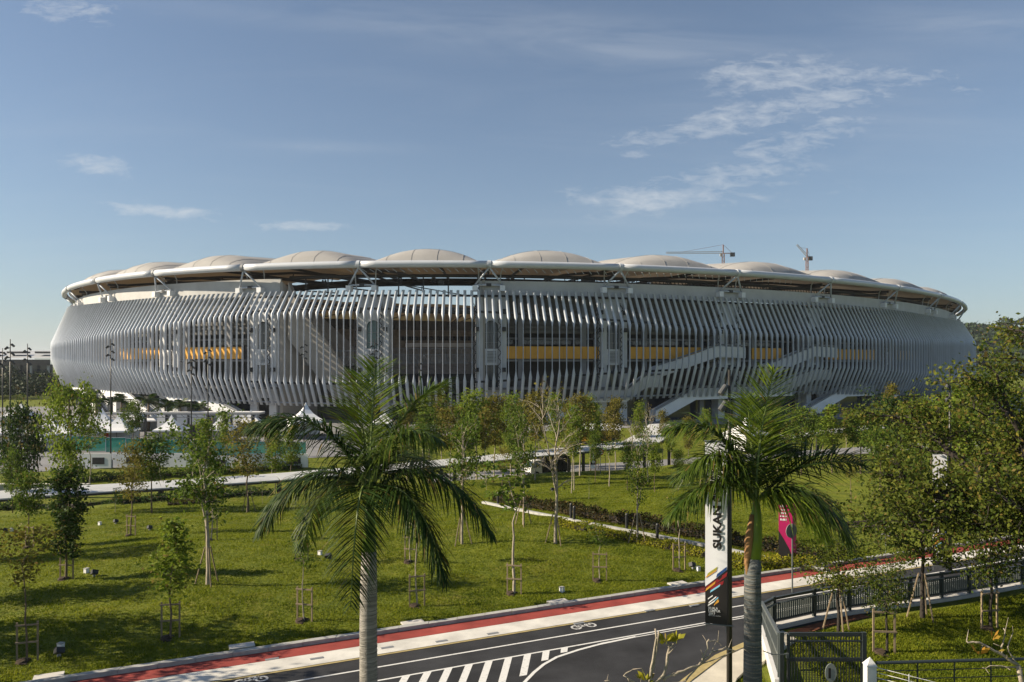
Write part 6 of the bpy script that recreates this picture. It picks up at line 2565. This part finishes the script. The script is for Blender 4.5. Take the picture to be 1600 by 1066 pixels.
# ------------------------------------------------------------------ far background
def crane(p, h, jib, tail, az, label, luff=0.0):
    t = thing('tower_crane', label, 'crane', p, az)
    b = MB()
    for sx in (-.8, .8):
        for sy in (-.8, .8):
            b.beam((sx, sy, 0), (sx, sy, h), .35)
    for i in range(int(h / 2.5)):
        z = i * 2.5
        s = 1 if i % 2 else -1
        b.beam((-.8 * s, -.8, z), (.8 * s, -.8, z + 2.5), .22)
        b.beam((-.8, -.8 * s, z), (-.8, .8 * s, z + 2.5), .22)
    b.build('mast', 'crane_red', t)
    ca, sa = math.cos(luff), math.sin(luff)
    J = lambda x, z: Vector((x * ca - z * sa, 0, h + x * sa + z * ca))
    b = MB()
    n_ = int(jib / 2.5)
    b.beam(J(0, 0), J(jib, 0), .4)
    b.beam(J(0, 1.6), J(jib, .9), .35)
    for i in range(n_):
        x = jib * i / n_
        b.beam(J(x, 0), J(x + jib / n_ / 2, 1.4), .2)
        b.beam(J(x + jib / n_ / 2, 1.4), J(x + jib / n_, 0), .2)
    b.build('jib', 'crane_white', t)
    b = MB()
    b.beam((0, 0, h), (-tail, 0, h), .9, .6)
    b.build('counter_jib', 'crane_red', t)
    MB().box((-tail + 1.5, 0, h - 1.0), (3.6, 1.6, 3.2)).build('counterweight', 'dark_steel', t)
    MB().box((1.2, -1.1, h - 1.2), (2.0, 1.6, 2.2)).build('operator_cab', 'crane_white', t)
    b = MB()
    b.beam((0, 0, h), (0, 0, h + 7), .8)
    b.beam((0, 0, h + 7), J(jib * .7, 1.2), .18)
    b.beam((0, 0, h + 7), (-tail + 1.5, 0, h), .18)
    b.build('apex', 'crane_red', t)


p = at_depth(1130, 620)
crane(p, HC + (568 - 396) / F * 620 - p.z, 46, 9, math.pi, 'tower crane with a long level jib behind the stadium roof')
p = at_depth(1261, 620)
crane(p, HC + (568 - 402) / F * 620 - p.z, 13, 4, math.pi, 'tower crane with a short raised jib, right of the level one', .85)
o = Vector((-225, 330, -1.2))
t = thing('sports_hall', 'long low hall with pale roof and dark fascia beyond the left stadium end', 'building', o)
for i in range(8):
    x0 = -290 + i * 12.0
    b = MB(o)
    n_ = 6
    V = []
    for j in range(n_ + 1):
        f = j / n_
        y = 322 + 60 * f
        z = 9.6 + 6.0 * math.sin(math.pi * (.12 + .5 * f))
        V += [(x0, y, z), (x0 + 11.8, y, z)]
    b.add(V, [(2 * j, 2 * j + 1, 2 * j + 3, 2 * j + 2) for j in range(n_)])
    b.build('roof_panel', 'hall_roof', t)
    MB(o).box((x0 + 6, 330, 9.6 + 4.6), (7, 5, .8)).build('skylight', 'dark_wall', t)
MB(o).box((-242, 321.5, 9.9), (97, .8, 2.4)).build('fascia', 'dark_steel', t)
MB(o).box((-242, 325, 4.0), (95, .8, 10.2)).build('glass_wall', 'glass_dark', t)
for i in range(14):
    MB(o).box((-288 + i * 7.2, 322, 3.8), (.7, .7, 10)).build('column', 'concrete_pale', t)

# ------------------------------------------------------------------ air
hm_ = bpy.data.materials.new('haze')
hm_.use_nodes = True
N = NT(hm_.node_tree)
hm_.node_tree.nodes.clear()
pv = N.n('ShaderNodeVolumePrincipled')
pv.inputs['Color'].default_value = (.80, .87, .95, 1)
pv.inputs['Density'].default_value = .00010
pv.inputs['Anisotropy'].default_value = .2
N.l(pv.outputs[0], N.n('ShaderNodeOutputMaterial').inputs['Volume'])
MATS['haze'] = hm_
hx0, hx1, hy0, hy1 = gx[0] - 60, gx[-1] + 60, gy[0] - 60, gy[-1] + 60
tag(MB().box(((hx0 + hx1) / 2, (hy0 + hy1) / 2, 58), (hx1 - hx0, hy1 - hy0, 128)).build('haze', 'haze'), kind='stuff')
